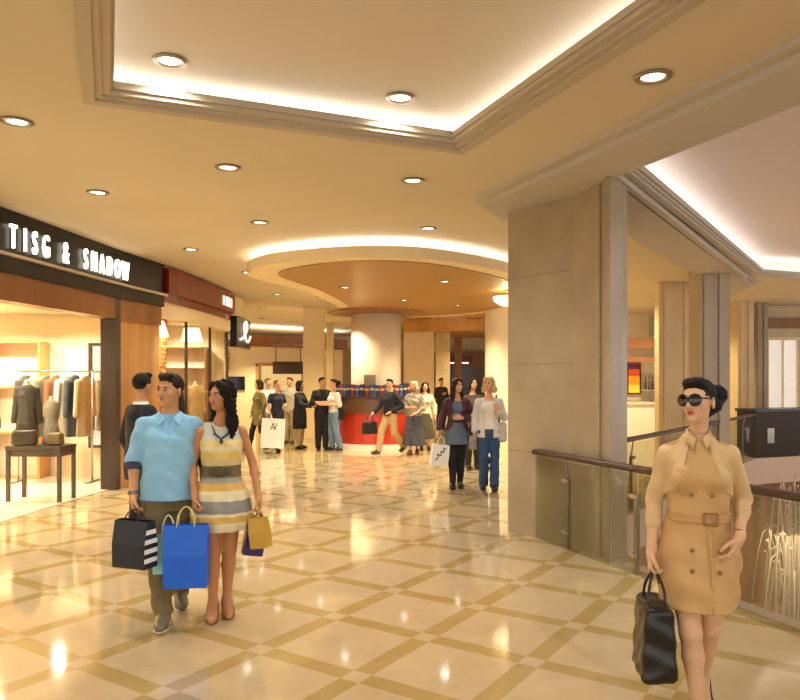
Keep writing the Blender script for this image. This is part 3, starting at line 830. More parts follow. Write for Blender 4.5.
# ---- woman in the striped dress
wd = Person('person', 'long-haired woman in a sleeveless cream, yellow and grey striped dress beside the man in blue', -1.27, 5.12, .24, 1.70, 'f', '#c48a62', .005, head=(-.80,.02,0),
    arms={'R': dict(e=(-.205,.035,1.12), w=(-.185,-.10,.895), curl=.95), 'L': dict(e=(.225,.03,1.12), w=(.262,-.06,.885), curl=.9)},
    legs={'R': dict(k=(-.062,-.04,.50), a=(-.058,-.03,.135), toe=(-.1,-1,0), pitch=.62), 'L': dict(k=(.055,.0,.50), a=(.040,.05,.135), toe=(.1,-1,0), pitch=.62)})
wd.build_body('#b0584e'); wd.eyes('#1c120d'); wd.hair('long', '#1d120d', .009, .30)
dress = bands('cream yellow grey striped cloth', [(0,'#e9dfbf'),(.665,'#e9dfbf'),(.715,'#dcb25a'),(.765,'#e6dcb4'),(.79,'#8f928c'),(.875,'#e8deb8'),(.945,'#e2b866'),(1.0,'#a9a79c'),(1.05,'#75684c'),(1.125,'#d9c789'),(1.175,'#efd27a'),(1.23,'#ece0bb'),(1.265,'#e6d08a'),(1.31,'#cfd0c6')], .7, 2, 1/wd.sc, .02, 1.5)
zs = [t[0] for t in wd.prof]
tab = [(.64,.185,.15,0,.0),(.70,.212,.165,0,0),(.80,.212,.16,0,0),(.92,.185,.135,0,0),(1.02,.138,.105,0,0),(1.08,.128,.098,0,0),(1.18,.140,.105,0,0),(1.28,.150,.11,0,0),(1.36,.130,.095,0,.01),(1.42,.095,.072,0,.012)]
wd.part('dress', [loft(tab, .02, .045, 11)]+[ell((q*.062,-.072,1.245), (.062,.055,.06), None, .03) for q in (-1,1)]+[cone((q*.07,.012,1.38), (q*.095,.012,1.41), .035, .03, .03) for q in (-1,1)], dress, g=.004, clips=[((0,0,.645), (0,0,-1)), ((0,0,1.425), (0,0,1))], subs=[ell((0,-.06,1.47), (.075,.10,.075), None, .01), ell((-.2,.0,1.33), (.055,.12,.10), None, .01), ell((.2,.0,1.33), (.055,.12,.10), None, .01)], wr=.003, wf=30)
wd.part('belt', [loft([(1.035,.136,.106,0,0),(1.075,.130,.102,0,0),(1.115,.134,.104,0,0)], .01)], mat('olive satin', '#6f6248', .5), g=.010, clips=[((0,0,1.035),(0,0,-1)),((0,0,1.115),(0,0,1))])
bm = B(); sphere(bm, (-.01,-.122*wd.sc,1.078*wd.sc), .042, (1.1,.3,.9)); 
for q in (-1,1): sphere(bm, (-.01+q*.045,-.118*wd.sc,1.078*wd.sc), .03, (1.2,.35,.9))
obj('bow', bm, mat('olive satin dark', '#4f452f', .5), wd.root, True)
bm = B(); tube(bm, smooth_path([Vector(p)*wd.sc for p in ((-.075,.03,1.43),(-.065,-.06,1.40),(-.03,-.115,1.335),(0,-.125,1.315),(.03,-.115,1.335),(.065,-.06,1.40),(.075,.03,1.43))], 6), .004, 6)
for i in range(7): sphere(bm, Vector(((i-3)*.016, -.127-.0005*i, 1.315+abs(i-3)*.012))*wd.sc, .010, (1,.6,1), 8, 6)
sphere(bm, Vector((0,-.128,1.295))*wd.sc, .014, (1,.6,1.2)); obj('necklace', bm, mat('dark beads', '#39424c', .3), wd.root, True)
bz = mat('bronze leather', '#8a5a28', .3)
for q in 'RL':
    G = wd.G[q]; a = G['heel']; 
    o = wd.part('shoe', wd.footP[q], bz, g=.007, clips=[(a+G['up']*.018, G['up'])])
    bm = B(); hh = Vector(a*wd.sc); cyl(bm, (hh.x, hh.y+.012, 0), (hh.x, hh.y+.006, hh.z-.012), .006, .018, 8); obj('heel', bm, bz, o)
    an = Vector(v3(*wd.G[q]['a'])*wd.sc); bm = B(); cyl(bm, an-Vector((0,0,.006)), an+Vector((0,0,.012)), .036, .036, 20); obj('strap', bm, bz, o, True)
hp = wd.hold('R')
shopping_bag('shopping_bag', 'large bright blue paper shopping bag held between the couple', hp+Vector((-.075,-.06,.03)), .29, .12, .42, .12, mat('bright blue paper', '#0a63e2', .4, var=.05), mat('yellow cord', '#e2d48a', .7), .1)
shopping_bag('shopping_bag', 'pale turquoise paper bag half hidden behind the large bright blue bag', hp+Vector((-.215,-.0,-.04)), .20, .10, .27, .12, mat('turquoise paper', '#9fdcd8', .5), m_cord, .2)
hp = wd.hold('L')
shopping_bag('shopping_bag', 'small mustard gold paper bag in the left hand of the woman in a striped dress', hp+Vector((.05,-.06,0)), .13, .09, .21, .055, mat('gold paper', '#c8a03a', .4), mat('gold cord', '#b58c38', .6), -.35, -.14)
shopping_bag('shopping_bag', 'deep purple paper bag hanging beside the small gold bag', hp+Vector((-.045,.06,-.045)), .14, .09, .23, .07, mat('deep purple paper', '#2b1c68', .4), mat('purple cord', '#5a3a70', .6), .45, .18)

# ---- woman in the trench dress
m_tr = mat('tan trench cotton', '#cfa872', .6, bump=.15, bscale=22, var=.07, vscale=9, spec=.4)
m_tr2 = mat('pale tan cotton', '#dbba8a', .6, bump=.15, bscale=22, var=.06, vscale=9, spec=.4)
wt = Person('person', 'woman in sunglasses and a belted tan trench dress walking by the glass balustrade', 1.47, 3.55, -.30, 1.71, 'f', '#e0b490', .0046, head=(-.58,-.03,-.06),
    arms={'R': dict(e=(-.205,.035,1.10), w=(-.225,-.05,.86), curl=.95), 'L': dict(e=(.220,.10,1.12), w=(.175,-.105,.965), d=(-.35,-.35,-.8), n=(-.6,.6,0), t=(-.4,-.7,0), curl=.5)},
    legs={'R': dict(k=(-.045,-.12,.49), a=(-.01,-.13,.125), toe=(-.1,-1,0), pitch=.55), 'L': dict(k=(.055,-.01,.49), a=(.035,.17,.17), toe=(.1,-1,0), pitch=.75)})
wt.build_body('#b3463f'); wt.eyes('#1a1210', True); wt.hair('bun', '#17110f', .003)
tab = [(.545,.165,.150,0,-.03),(.66,.178,.152,0,-.012),(.80,.188,.145,0,0),(.90,.180,.13,0,.01),(.98,.160,.115,0,.01),(1.05,.130,.10,0,0),(1.15,.140,.105,0,0),(1.25,.140,.105,0,0),(1.33,.130,.09,0,.01),(1.38,.10,.072,0,.012),(1.42,.066,.06,0,.01),(1.475,.052,.052,0,.0)]
wt.part('trench_dress', [loft(tab, .02, .02, 7, .4)]+[ell((q*.062,-.075,1.245), (.062,.055,.06), None, .03) for q in (-1,1)], m_tr, g=.008, clips=[((0,0,.598),(0,0,-1)),((0,0,1.455),(0,0,1))], subs=[cone((0,-.16,1.52),(0,-.12,1.40),.08,.012,.01), cone((.035,-.17,.60),(.035,-.17,.93),.004,.002,.004)], wr=.009, wf=17)
# front overlap edge
bm = B(); tube(bm, [Vector((.052,-.165,.60))*wt.sc, Vector((.052,-.160,.75))*wt.sc, Vector((.045,-.145,.92))*wt.sc, Vector((.04,-.122,1.0))*wt.sc], .006, 6); obj('placket', bm, m_tr, wt.root, True)
jtab = [(1.10,.150,.118,0,.01),(1.18,.152,.118,0,.01),(1.27,.152,.115,0,.01),(1.33,.140,.105,0,.012),(1.38,.115,.088,0,.014),(1.42,.078,.07,0,.014),(1.455,.062,.06,0,.008)]
P = [loft(jtab, .03)]+[ell((q*.065,-.075,1.25), (.064,.055,.062), None, .03) for q in (-1,1)]
for q in 'RL':
    e, w = v3(*wt.A[q]['e']), v3(*wt.A[q]['w'])
    P += [wt.armP[q][0], cone(wt.sh[q], e, .042, .037, .01), cone(e, e+(w-e)*.45, .037, .031, .01)]
wt.part('cropped_jacket', P, m_tr2, g=.009, clips=[((0,0,1.455),(0,0,1))], subs=[boxp((0,-.16,1.245),(.150,.13,.215),None,.012,.008,.86), boxp((0,0,1.02),(.166,.2,.155),None,.01,.06)], wr=.005, wf=21, label='cropped pale tan storm-flap jacket with sleeves pushed to the forearm')
for q in (-1, 1):   # stand collar, epaulettes
    bm = B(); box(bm, Vector((q*.108,.012,1.412))*wt.sc, (.095,.040,.012), R=Matrix.Rotation(q*.36, 3, 'Y')); sphere(bm, Vector((q*.075,.0,1.430))*wt.sc, .008, (1,1,.6), 8, 6)
    obj('epaulette', bm, m_tr, wt.root, bevel=.003)
    bm = B(); pts = [(q*.016,-.066,1.44),(q*.042,-.05,1.465),(q*.056,.0,1.482),(q*.04,.05,1.49),(0,.062,1.49)]; lo = [(q*.028,-.095,1.385),(q*.060,-.066,1.42),(q*.074,.0,1.436),(q*.05,.062,1.445),(0,.076,1.445)]
    va = [bm.verts.new(Vector(p)*wt.sc) for p in pts]; vb = [bm.verts.new(Vector(p)*wt.sc) for p in lo]
    for i in range(4): bm.faces.new((va[i], va[i+1], vb[i+1], vb[i]))
    o = obj('collar', bm, m_tr2, wt.root, True); sm = o.modifiers.new('thick', 'SOLIDIFY'); sm.thickness = .008
wt.part('belt', [loft([(1.02,.146,.112,0,.003),(1.05,.138,.106,0,0),(1.08,.140,.107,0,0)], .01)], mat('tan belt cloth', '#c49a63', .55), g=.012, clips=[((0,0,1.025),(0,0,-1)),((0,0,1.072),(0,0,1))])
bm = B(); yb = -.128*wt.sc
for a, c in (((-.03,0,.028),(.03,0,.028)),((-.03,0,-.028),(.03,0,-.028)),((-.03,0,-.028),(-.03,0,.028)),((.03,0,-.028),(.03,0,.028))):
    cyl(bm, Vector(a)+Vector((.045,yb+.004,1.05*wt.sc)), Vector(c)+Vector((.045,yb+.004,1.05*wt.sc)), .005, n=8)
obj('buckle', bm, mat('tan buckle', '#9a6a36', .35), wt.root)
for x, y, z in ((-.04,-.147,.90),(.085,-.142,.90),(-.04,-.15,.80),(.085,-.146,.80),(-.045,-.137,1.17),(.05,-.137,1.17)):
    bm = B(); sphere(bm, Vector((x,y,z))*wt.sc, .011, (1,.5,1), 10, 6)
    obj('button', bm, mat('horn button', '#8f6a3e', .35), wt.root, True)
# sunglasses
bm = B()
Rm = Matrix(wt.HR.tolist())
for q in (-1, 1):
    sphere(bm, wt.hpt((q*.034,-.099,.006)), .0335*wt.sc, (1,.22,.95), 20, 12, R=Rm@Matrix.Rotation(q*.22, 3, 'Z'))
    tube(bm, [wt.hpt((q*.062,-.092,.014)), wt.hpt((q*.078,-.05,.014)), wt.hpt((q*.078,.012,.006))], .004, 6)
tube(bm, [wt.hpt((-.012,-.104,.014)), wt.hpt((0,-.108,.017)), wt.hpt((.012,-.104,.014))], .004, 6)
obj('sunglasses', bm, mat('black gloss plastic', '#0b0908', .12, spec=.7), wt.root, True)
wt.shoes('#2a1d16', None, .006, heel=.10, low=.03)
w = Vector(v3(*wt.A['L']['w'])*wt.sc); e = Vector(v3(*wt.A['L']['e'])*wt.sc); ax = (w-e).normalized()
bm = B(); cyl(bm, w-ax*.03, w-ax*.018, .031, .030, 20); obj('bracelet', bm, mat('pale gold', '#d8c08a', .25, metal=.8), wt.root, True)
# handbag
hp = wt.hold('R')
hb = empty('handbag', (hp.x-.01, hp.y, hp.z-.50), -.15, 'tall black leather handbag held by the woman in a tan trench dress', 'handbag')
m_bl = mat('black glossy leather', '#0d0b0b', .28, spec=.6, bump=.3, bscale=18)
sdf_mesh('bag_body', [boxp((0,0,.18),(.085,.15,.18),None,.02,.03,.35), ell((0,0,.05),(.085,.15,.05),None,.03), ell((-.02,0,.3),(.05,.1,.04),None,.03)], .006, wr=.005, wf=25, m=m_bl, parent=hb)
for sg in (-1, 1):
    bm = B(); tube(bm, smooth_path([(sg*.04,-.07,.33),(sg*.035,-.055,.42),(sg*.012,-.01,.495),(sg*.012,.01,.495),(sg*.035,.055,.42),(sg*.04,.07,.33)], 6), .007, 8); obj('strap', bm, m_bl, hb, True)
bm = B(); box(bm, (-.05,-.11,.31), (.012,.02,.05)); obj('clasp', bm, m_steel, hb, bevel=.003)
# ================================================================ the curved shop fronts on the left
fas = [Vector((p[0], p[1], 0)) for p in smooth_path([(-5.1,3.0),(-4.86,5.6),(-4.56,8.2),(-4.27,11.1),(-4.08,12.4),(-3.93,14.4),(-3.88,16.5),(-3.95,18.4),(-4.5,20.0),(-5.6,21.0)], 8)]
def atY(y):
    for a, c in zip(fas, fas[1:]):
        if a.y <= y <= c.y: return Vector(a.lerp(c, (y-a.y)/(c.y-a.y)).xy)
def seg(y0, y1):
    return [atY(y0)]+[Vector(p.xy) for p in fas if y0+.01 < p.y < y1-.01]+[atY(y1)]
def tanY(y): return (atY(y+.15)-atY(y-.15)).normalized()
# cream fascia wall above everything (the curved upper wall)
bm = B(); wallstrip(bm, offset(seg(3.0, 20.99), .03), 2.78, ZC, .30); struct('wall_left', bm, m_cream)
bm = B(); wallstrip(bm, smooth_path([(-4.14,16.98,0),(-4.22,17.5,0),(-4.9,18.2,0),(-6.6,18.9,0)], 6), 0, 2.8, .2); struct('wall_shops', bm, m_cream)
# black sign with the glowing letters
sg = empty('shop_sign', (*atY(8.2), 2.93), 0, 'long black curved fascia sign with glowing white letters over the brightest shop window', 'sign')
iv = Matrix.Translation(-sg.location)
def rel(bm): bmesh.ops.translate(bm, vec=-sg.location, verts=bm.verts); return bm
bm = B(); wallstrip(bm, offset(seg(3.0, 12.38), -.03), 3.13, ZC-.005, .10); obj('upper_band', rel(bm), m_black, sg)
bm = B(); wallstrip(bm, offset(seg(3.0, 12.38), -.03), 2.92, 3.10, .12); obj('lower_band', rel(bm), mat('brown black metal', '#170d0a', .35, spec=.3), sg)
bm = B(); wallstrip(bm, offset(seg(3.0, 12.38), -.10), 3.098, 3.135, .16); obj('ledge', rel(bm), mat('pale metal ledge', '#b9ab96', .3, metal=.5), sg)
m_let = mat('glowing letters', '#ffffff', .4, emit='#fff6dc', es=3.2)
txt = [(8.35,'T'),(8.57,'I'),(8.76,'S'),(8.99,'G'),(9.43,'&'),(9.92,'S'),(10.14,'H'),(10.36,'A'),(10.58,'D'),(10.81,'O'),(11.05,'W')]
for y, ch in txt:
    p = atY(y); t = tanY(y); nrm = Vector((t.y, -t.x))
    Mx = Matrix(((t.x, 0, nrm.x, p.x+nrm.x*.065), (t.y, 0, nrm.y, p.y+nrm.y*.065), (0, 1, 0, 3.205), (0,0,0,1)))
    bm = B(); text_bm(bm, ch, .40, Mx@Matrix.Diagonal((.50, 1, 1, 1)), .015)
    obj('letter', rel(bm), m_let, sg)
# red sign
sr = empty('shop_sign', (*atY(14.4), 3.0), 0, 'glossy dark red curved fascia sign between the black sign and the cream wall', 'sign')
def rel2(bm, r): bmesh.ops.translate(bm, vec=-r.location, verts=bm.verts); return bm
m_red = mat('glossy red lacquer', '#6f1614', .25, spec=.4, coat=.15)
bm = B(); wallstrip(bm, offset(seg(12.42, 16.5), -.10), 3.17, 3.60, .14); obj('upper_band', rel2(bm, sr), m_red, sr)
bm = B(); wallstrip(bm, offset(seg(12.42, 16.5), -.02), 3.02, 3.17, .10); obj('lower_band', rel2(bm, sr), mat('deep red lacquer', '#6d1512', .25), sr)
for y, ch in ((15.45,'I'),(15.65,'I'),(15.85,'H'),(16.1,'I')):
    p = atY(y); t = tanY(y); nrm = Vector((t.y, -t.x))
    Mx = Matrix(((t.x, 0, nrm.x, p.x+nrm.x*.115), (t.y, 0, nrm.y, p.y+nrm.y*.115), (0, 1, 0, 3.27), (0,0,0,1)))
    bm = B(); text_bm(bm, ch, .30, Mx, .01)
    obj('letter', rel2(bm, sr), mat('white letters', '#f5e3dc', .4, emit='#ffe9dc', es=1.2), sr)
# black hanging sign with swoosh
p = atY(17.4); sb = empty('shop_sign', (p.x+.12, p.y-.2, 2.42), 0, 'small black sign with a white looping mark below the cream curved wall', 'sign')
bm = B(); wallstrip(bm, offset(seg(16.6, 18.6), -.12), 2.42, 3.14, .16); obj('board', rel2(bm, sb), m_black, sb)
bm = B(); q = atY(17.3); t = tanY(17.3); nr = Vector((t.y, -t.x)); c0 = Vector((q.x+nr.x*.15, q.y+nr.y*.15, 2.78))
T3 = Vector((t.x, t.y, 0)); Z3 = Vector((0,0,1))
tube(bm, smooth_path([c0+T3*a+Z3*b for a, b in ((-.5,-.18),(-.1,-.1),(.25,.12),(.15,.28),(-.05,.18),(.05,-.1),(.35,-.2),(.65,-.05))], 6), .03, 6); obj('mark', rel2(bm, sb), mat('white mark', '#f5f0ea', .5, emit='#fff5ea', es=.7), sb)

# ---- first shop: room, glass, post, panels
m_shopw = mat('bright shop wall', '#f4e6c4', .6); m_shopf = mat('pale shop floor', '#efe2cc', .12)
bm = B(); box2(bm, (-10,12.42,0), (-4.2,12.55,2.9)); box2(bm, (-10.1,3,0), (-10,12.5,2.9)); struct('wall_shop', bm, m_shopw)
gl1 = offset(seg(3.0, 10.95), .15)
bm = B(); prism(bm, [gl1[0], gl1[-1], Vector((-4.4,12.42)), Vector((-10,12.42)), Vector((-10,3))], .004, .012); struct('floor_shop', bm, m_shopf)
bm = B(); prism(bm, [Vector((p.x, p.y)) for p in offset(seg(3.0,12.3), .34)]+[Vector((-10,12.42)), Vector((-10,3))], 2.80, 2.86); struct('ceiling_shop', bm, m_shopw)
bm = B(); wallstrip(bm, gl1, .02, 2.62, .012); struct('window_1', bm, m_shopglass)
bm = B(); wallstrip(bm, offset(seg(3.0, 12.38), .02), 2.60, 2.80, .25); wallstrip(bm, offset(seg(3.0,12.38), .02), 2.80, 2.93, .2); struct('trim_7', bm, m_wood)
bm = B(); q = atY(11.0); box(bm, (q.x-.14, q.y, 1.46), (.24,.16,2.92), rz=-.1); struct('post', bm, m_dark)
bm = B(); wallstrip(bm, offset(seg(11.1, 12.38), .06), 0, 2.92, .22); struct('wall_panel', bm, m_wood2)
# fittings of the first shop
def shop_spot(x, y, z, e):
    l = bpy.data.lights.new('shop_lamp', 'SPOT'); l.energy = e; l.color = lin('#fff6e4'); l.spot_size = 2.7; l.spot_blend = .6; l.shadow_soft_size = .06
    o = bpy.data.objects.new('shop_lamp', l); COL.objects.link(o); o.location = (x, y, z)
for x, y in ((-5.4,11.4),(-6.6,11.4),(-5.6,9.9),(-7.0,9.8),(-5.9,8.2),(-7.6,8.0),(-8.4,10.6),(-6.2,6.0)): shop_spot(x, y, 2.76, 210)
def cabinet(x0, x1, y, z0, z1, label, shelves=3, d=.35, m=m_wood2):
    r = empty('display_cabinet', ((x0+x1)/2, y, z0), 0, label, 'cabinet', None)
    w = x1-x0; h = z1-z0
    bm = B(); box2(bm, (-w/2,-.02,0), (w/2,0,h)); obj('back_panel', bm, mat('pale cream panel', '#f8ead0', .6), r)  # back in plain pale cream
    for sx in (-1, 1):
        bm = B(); box2(bm, (sx*w/2-.02,-d,0), (sx*w/2+.02,0,h)); obj('side_panel', bm, m, r)
    for k in range(shelves+1):
        bm = B(); z = h*k/shelves; box2(bm, (-w/2,-d,z-.015), (w/2,0,z+.015)); obj('shelf', bm, m, r)
    return r
cabinet(-6.9,-6.05,12.4,.02,2.3,'open wooden display cabinet against the back wall of the brightest shop',3)
# table at the window
TX, TY = -4.98, 10.0
tb = empty('display_table', (TX, TY, .012), -.06, 'dark wooden display table with slim legs just inside the brightest shop window', 'table')
bm = B(); box(bm, (0,0,.735), (.78,.44,.05)); obj('tabletop', bm, m_dark, tb, bevel=.006)
bm = B(); box(bm, (0,0,.66), (.72,.38,.09)); obj('apron', bm, m_dark, tb)
for sx in (-1,1):
    for sy in (-1,1):
        bm = B(); box(bm, (sx*.36, sy*.19, .355), (.045,.045,.71)); obj('leg', bm, m_dark, tb)
def dress_form(x, y, z, label, col, h=.62, sleeve=True, rz=0, stand=.28, name='dress_form'):
    """a torso form on a stand with a garment on it"""
    r = empty(name, (x, y, z), rz, label, 'mannequin', None)
    bm = B(); cyl(bm, (0,0,0), (0,0,.02), .10, n=20); cyl(bm, (0,0,.02), (0,0,stand+.05), .014, n=10); obj('stand', bm, m_dark, r)
    k = h/.62; s0 = stand
    sdf_mesh('bust', [loft([(s0,.10*k,.075*k,0,0),(s0+.12*k,.11*k,.08*k,0,0),(s0+.25*k,.085*k,.065*k,0,0),(s0+.45*k,.115*k,.08*k,0,0),(s0+.55*k,.10*k,.06*k,0,0),(s0+.60*k,.04*k,.04*k,0,0),(s0+.66*k,.035*k,.035*k,0,0)], .02)], .012, m=mat('linen form', '#d9c7a4', .7), parent=r)
    P = [loft([(s0-.16*k,.15*k,.11*k,0,0),(s0+.1*k,.135*k,.10*k,0,0),(s0+.25*k,.105*k,.085*k,0,0),(s0+.45*k,.135*k,.095*k,0,0),(s0+.55*k,.115*k,.07*k,0,0),(s0+.59*k,.06*k,.055*k,0,0)], .02, .05, 8)]
    if sleeve:
        for q in (-1,1): P.append(cone((q*.12*k,0,s0+.52*k), (q*.17*k,-.02,s0+.08*k), .042*k, .034*k, .02))
    sdf_mesh('garment', P, .011, wr=.004, m=mat('cloth '+col, col, .8, bump=.2, bscale=30), parent=r)
    return r
TZ = .775
dress_form(TX-.23, TY+.06, TZ, 'dress form in a dark grey coat on the dark display table', '#3b3835', .62, True, .4, .24)
dress_form(TX+.10, TY+.08, TZ, 'dress form in a silver grey dress on the dark display table', '#8d8878', .50, False, -.2, .14)
hbg = empty('handbag', (TX-.17, TY-.12, TZ), .3, 'rounded dark brown handbag at the front of the dark display table', 'handbag')
sdf_mesh('bag_body', [boxp((0,0,.11),(.17,.07,.11),None,.02,.05,.1)], .012, m=mat('dark brown leather', '#33241f', .35), parent=hbg)
for s_ in (-1,1):
    bm = B(); tube(bm, smooth_path([(-.09,s_*.04,.2),(-.06,s_*.03,.30),(.06,s_*.03,.30),(.09,s_*.04,.2)], 5), .008, 6); obj('handle', bm, mat('dark brown leather', '#33241f', .35), hbg, True)
hb2 = empty('handbag', (TX+.24, TY-.10, TZ), -.1, 'olive brown handbag at the right end of the dark display table', 'handbag')
sdf_mesh('bag_body', [boxp((0,0,.09),(.12,.06,.09),None,.02,.04,.2)], .012, m=mat('olive leather', '#6b5836', .4), parent=hb2)
bm = B(); tube(bm, smooth_path([(-.06,0,.17),(-.04,0,.25),(.04,0,.25),(.06,0,.17)], 5), .007, 6); obj('handle', bm, mat('olive leather', '#6b5836', .4), hb2, True)
# hanging rail with garments behind the table
rl = empty('clothes_rail', (-5.6, 11.7, .012), 0, 'steel clothes rail with hanging garments behind the display table', 'clothes rail')
for sx in (-1,1):
    bm = B(); cyl(bm, (sx*.6,0,.02), (sx*.6,0,1.8), .016); obj('upright', bm, m_steel, rl, True)
    bm = B(); box(bm, (sx*.6,0,.012), (.05,.45,.025)); obj('foot', bm, m_steel, rl)
bm = B(); cyl(bm, (-.62,0,1.8), (.62,0,1.8), .014); obj('rail', bm, m_steel, rl, True)
cols = ['#4a463e','#c9bd9f','#6f6a52','#8b5a3a','#dcd3be','#39424a','#a39a80']
names = ['charcoal','cream','olive','rust brown','ivory','slate','stone grey']
for i, (c, nme) in enumerate(zip(cols, names)):
    x = -5.6-.48+i*.16
    r = empty('hanging_coat', (x, 11.7, .75), 1.3, nme+' coat hanging on the clothes rail behind the display table', 'coat', 'coats on the clothes rail')
    sdf_mesh('coat_body', [loft([(0,.20,.055,0,0),(.5,.17,.05,0,0),(.85,.19,.05,0,0),(.97,.10,.04,0,0),(1.0,.04,.03,0,0)], .02, .1, 6), cone((-.17,0,.88),(-.22,0,.35),.05,.04,.02), cone((.17,0,.88),(.22,0,.35),.05,.04,.02)], .016, m=mat('cloth '+c, c, .8), parent=r)
    bm = B(); tube(bm, smooth_path([(0,0,.98),(0,0,1.02),(.02,0,1.06),(0,0,1.075)], 4), .005, 6); obj('hanger_hook', bm, m_steel, r, True)
# standing dark-clothed mannequin and a framed mirror further in
dress_form(-6.3, 10.9, .012, 'tall dress form in a long charcoal coat deep in the brightest shop', '#2f2b28', .75, True, .2, .85)
dress_form(-5.35, 9.15, .012, 'tall dress form in an ochre dress at the shop window edge', '#a67a3c', .72, False, .2, .85)
mr = empty('wall_mirror', (-5.05, 12.4, .5), 0, 'tall dark framed mirror on the back wall of the brightest shop', 'mirror')
bm = B()
for a, c in (((-.3,-.05,0),(.3,0,.05)), ((-.3,-.05,1.75),(.3,0,1.8)), ((-.3,-.05,.05),(-.25,0,1.75)), ((.25,-.05,.05),(.3,0,1.75))): box2(bm, a, c)
obj('frame', bm, m_dark, mr)
bm = B(); box2(bm, (-.25,-.02,.05), (.25,-.005,1.75)); obj('mirror_pane', bm, mat('mirror', '#e8e4da', .03, metal=1), mr)
pl = empty('plinth', (-6.9, 11.0, .012), 0, 'low white plinth on the pale shop floor', 'plinth')
bm = B(); box2(bm, (-.5,-.3,0), (.5,.3,.4)); obj('plinth_body', bm, m_white, pl, bevel=.01)
bm = B(); box2(bm, (-.46,-.31,.3), (.46,-.302,.34)); obj('groove', bm, m_dark, pl)

# ---- second shop
bm = B(); box2(bm, (-9.5,17.0,0), (-4.15,17.15,2.9)); box2(bm, (-9.6,12.55,0), (-9.5,17.1,2.9)); struct('wall_shop', bm, m_shopw)
gl2 = offset(seg(12.42, 16.95), .18)
bm = B(); wallstrip(bm, gl2, .02, 3.0, .012); struct('window_2', bm, m_shopglass)
bm = B()
for y in (12.46, 13.9, 15.4, 16.85):
    q = atY(y); box(bm, (q.x-.17, q.y, 1.5), (.05,.05,3.0))
struct('trim_8', bm, m_dark)
bm = B(); prism(bm, [Vector((p.x, p.y)) for p in offset(seg(12.45,16.9), .36)]+[Vector((-9.5,17)), Vector((-9.5,12.5))], 2.98, 3.03); struct('ceiling_shop', bm, m_shopw)
for x, y in ((-5.1,13.2),(-5.0,14.6),(-5.0,16.1),(-6.6,13.6),(-6.6,15.6)): shop_spot(x, y, 2.93, 130)
for i, (x, y, lab) in enumerate(((-4.72,13.9,'white drum lampshade hanging inside the second shop window, nearer of two'), (-4.6,15.9,'white drum lampshade hanging inside the second shop window, farther of two'))):
    r = empty('pendant_lamp', (x, y, 2.5), 0, lab, 'lamp', 'pendant lamps in the second shop')
    bm = B(); lathe(bm, [(.16,.30),(.25,0),(.245,0),(.155,.30)], n=28); obj('lamp_shade', bm, mat('lit lampshade', '#fff6e6', .6, emit='#fff0d4', es=1.8), r, True)
    bm = B(); cyl(bm, (0,0,.28), (0,0,.49), .006, n=6); obj('cord', bm, m_dark, r)
for i, (x, y, c, lab) in enumerate(((-4.75,13.1,'#6b4a30','dress form in a brown coat by the second shop window'), (-4.62,14.7,'#2f2c2e','dress form in a black coat in the middle of the second shop window'), (-4.6,16.2,'#b79a64','dress form in a tan coat at the far end of the second shop window'))):
    dress_form(x, y, 0, lab, c, .72, True, .5, .85)
cabinet(-6.6,-4.5,16.98,.0,2.4,'wide wooden shelving on the end wall of the second shop',5,.35,m_wood)
# wooden screens / curtains between
for i, (y, c) in enumerate(((12.9,'#9b6a36'),(15.1,'#a8783e'))):
    q = atY(y)
    r = empty('curtain', (q.x-1.25, q.y, .0), 0, ('golden brown curtain inside the second shop, nearer of two','golden brown curtain inside the second shop, farther of two')[i], 'curtain', 'curtains in the second shop')
    sdf_mesh('drape', [loft([(0.02,.28,.07,0,0),(1.5,.24,.06,0,0),(2.95,.27,.07,0,0)], .01, .0)], .02, wr=.02, wf=40, m=mat('curtain '+c, c, .7), parent=r)

# ---- far left shopping street seen past the corner
bm = B(); box2(bm, (-14,30,0), (-6.0,30.2,2.96)); box2(bm, (-6.0,30,2.2), (-4.0,30.2,2.96)); box2(bm, (-4.0,30,0), (-2.4,30.2,2.96)); struct('wall_far', bm, m_cream)
tv = empty('wall_screen', (-6.9, 29.98, 1.2), 0, 'wide black screen on the far cream wall beyond the curved shops', 'screen')
bm = B(); box2(bm, (-.45,-.08,0), (.45,0,.56)); obj('casing', bm, m_black, tv, bevel=.01)
bm = B(); box2(bm, (-.42,-.085,.03), (.42,-.08,.53)); obj('display', bm, mat('dark screen', '#0a0a0c', .1), tv)
pn = empty('wall_panel_board', (-7.35, 29.98, 2.0), 0, 'brown wooden panel on the far cream wall above the black screen', 'panel')
bm = B(); box2(bm, (-.22,-.06,0), (.22,0,.75)); obj('board', bm, m_wood, pn)
bm = B(); box2(bm, (-6.0,29.9,0), (-5.9,30.3,2.3)); box2(bm, (-4.1,29.9,0), (-4.0,30.3,2.3)); box2(bm, (-6.0,29.9,2.2), (-4.0,30.3,2.3)); struct('door_1', bm, m_wood2)
bm = B(); box2(bm, (-6.4,33.2,0), (-3.6,33.4,2.8)); struct('wall_shop', bm, mat('glowing far shop wall', '#f4dca0', .6, emit='#ffdc96', es=.5))  # wall glows by itself in place of the shop's lighting
dk = empty('wall_sign', (-4.5, 29.0, 1.86), 0, 'dark brown hanging sign board far off above the shoppers on the left', 'sign')
bm = B(); box2(bm, (-.62,-.05,0), (.62,.05,.5)); obj('board', bm, m_dark, dk)
for sx in (-1,1):
    bm = B(); cyl(bm, (sx*.5,0,.5), (sx*.5,0,1.10), .02, n=8); obj('hanger_rod', bm, m_dark, dk)
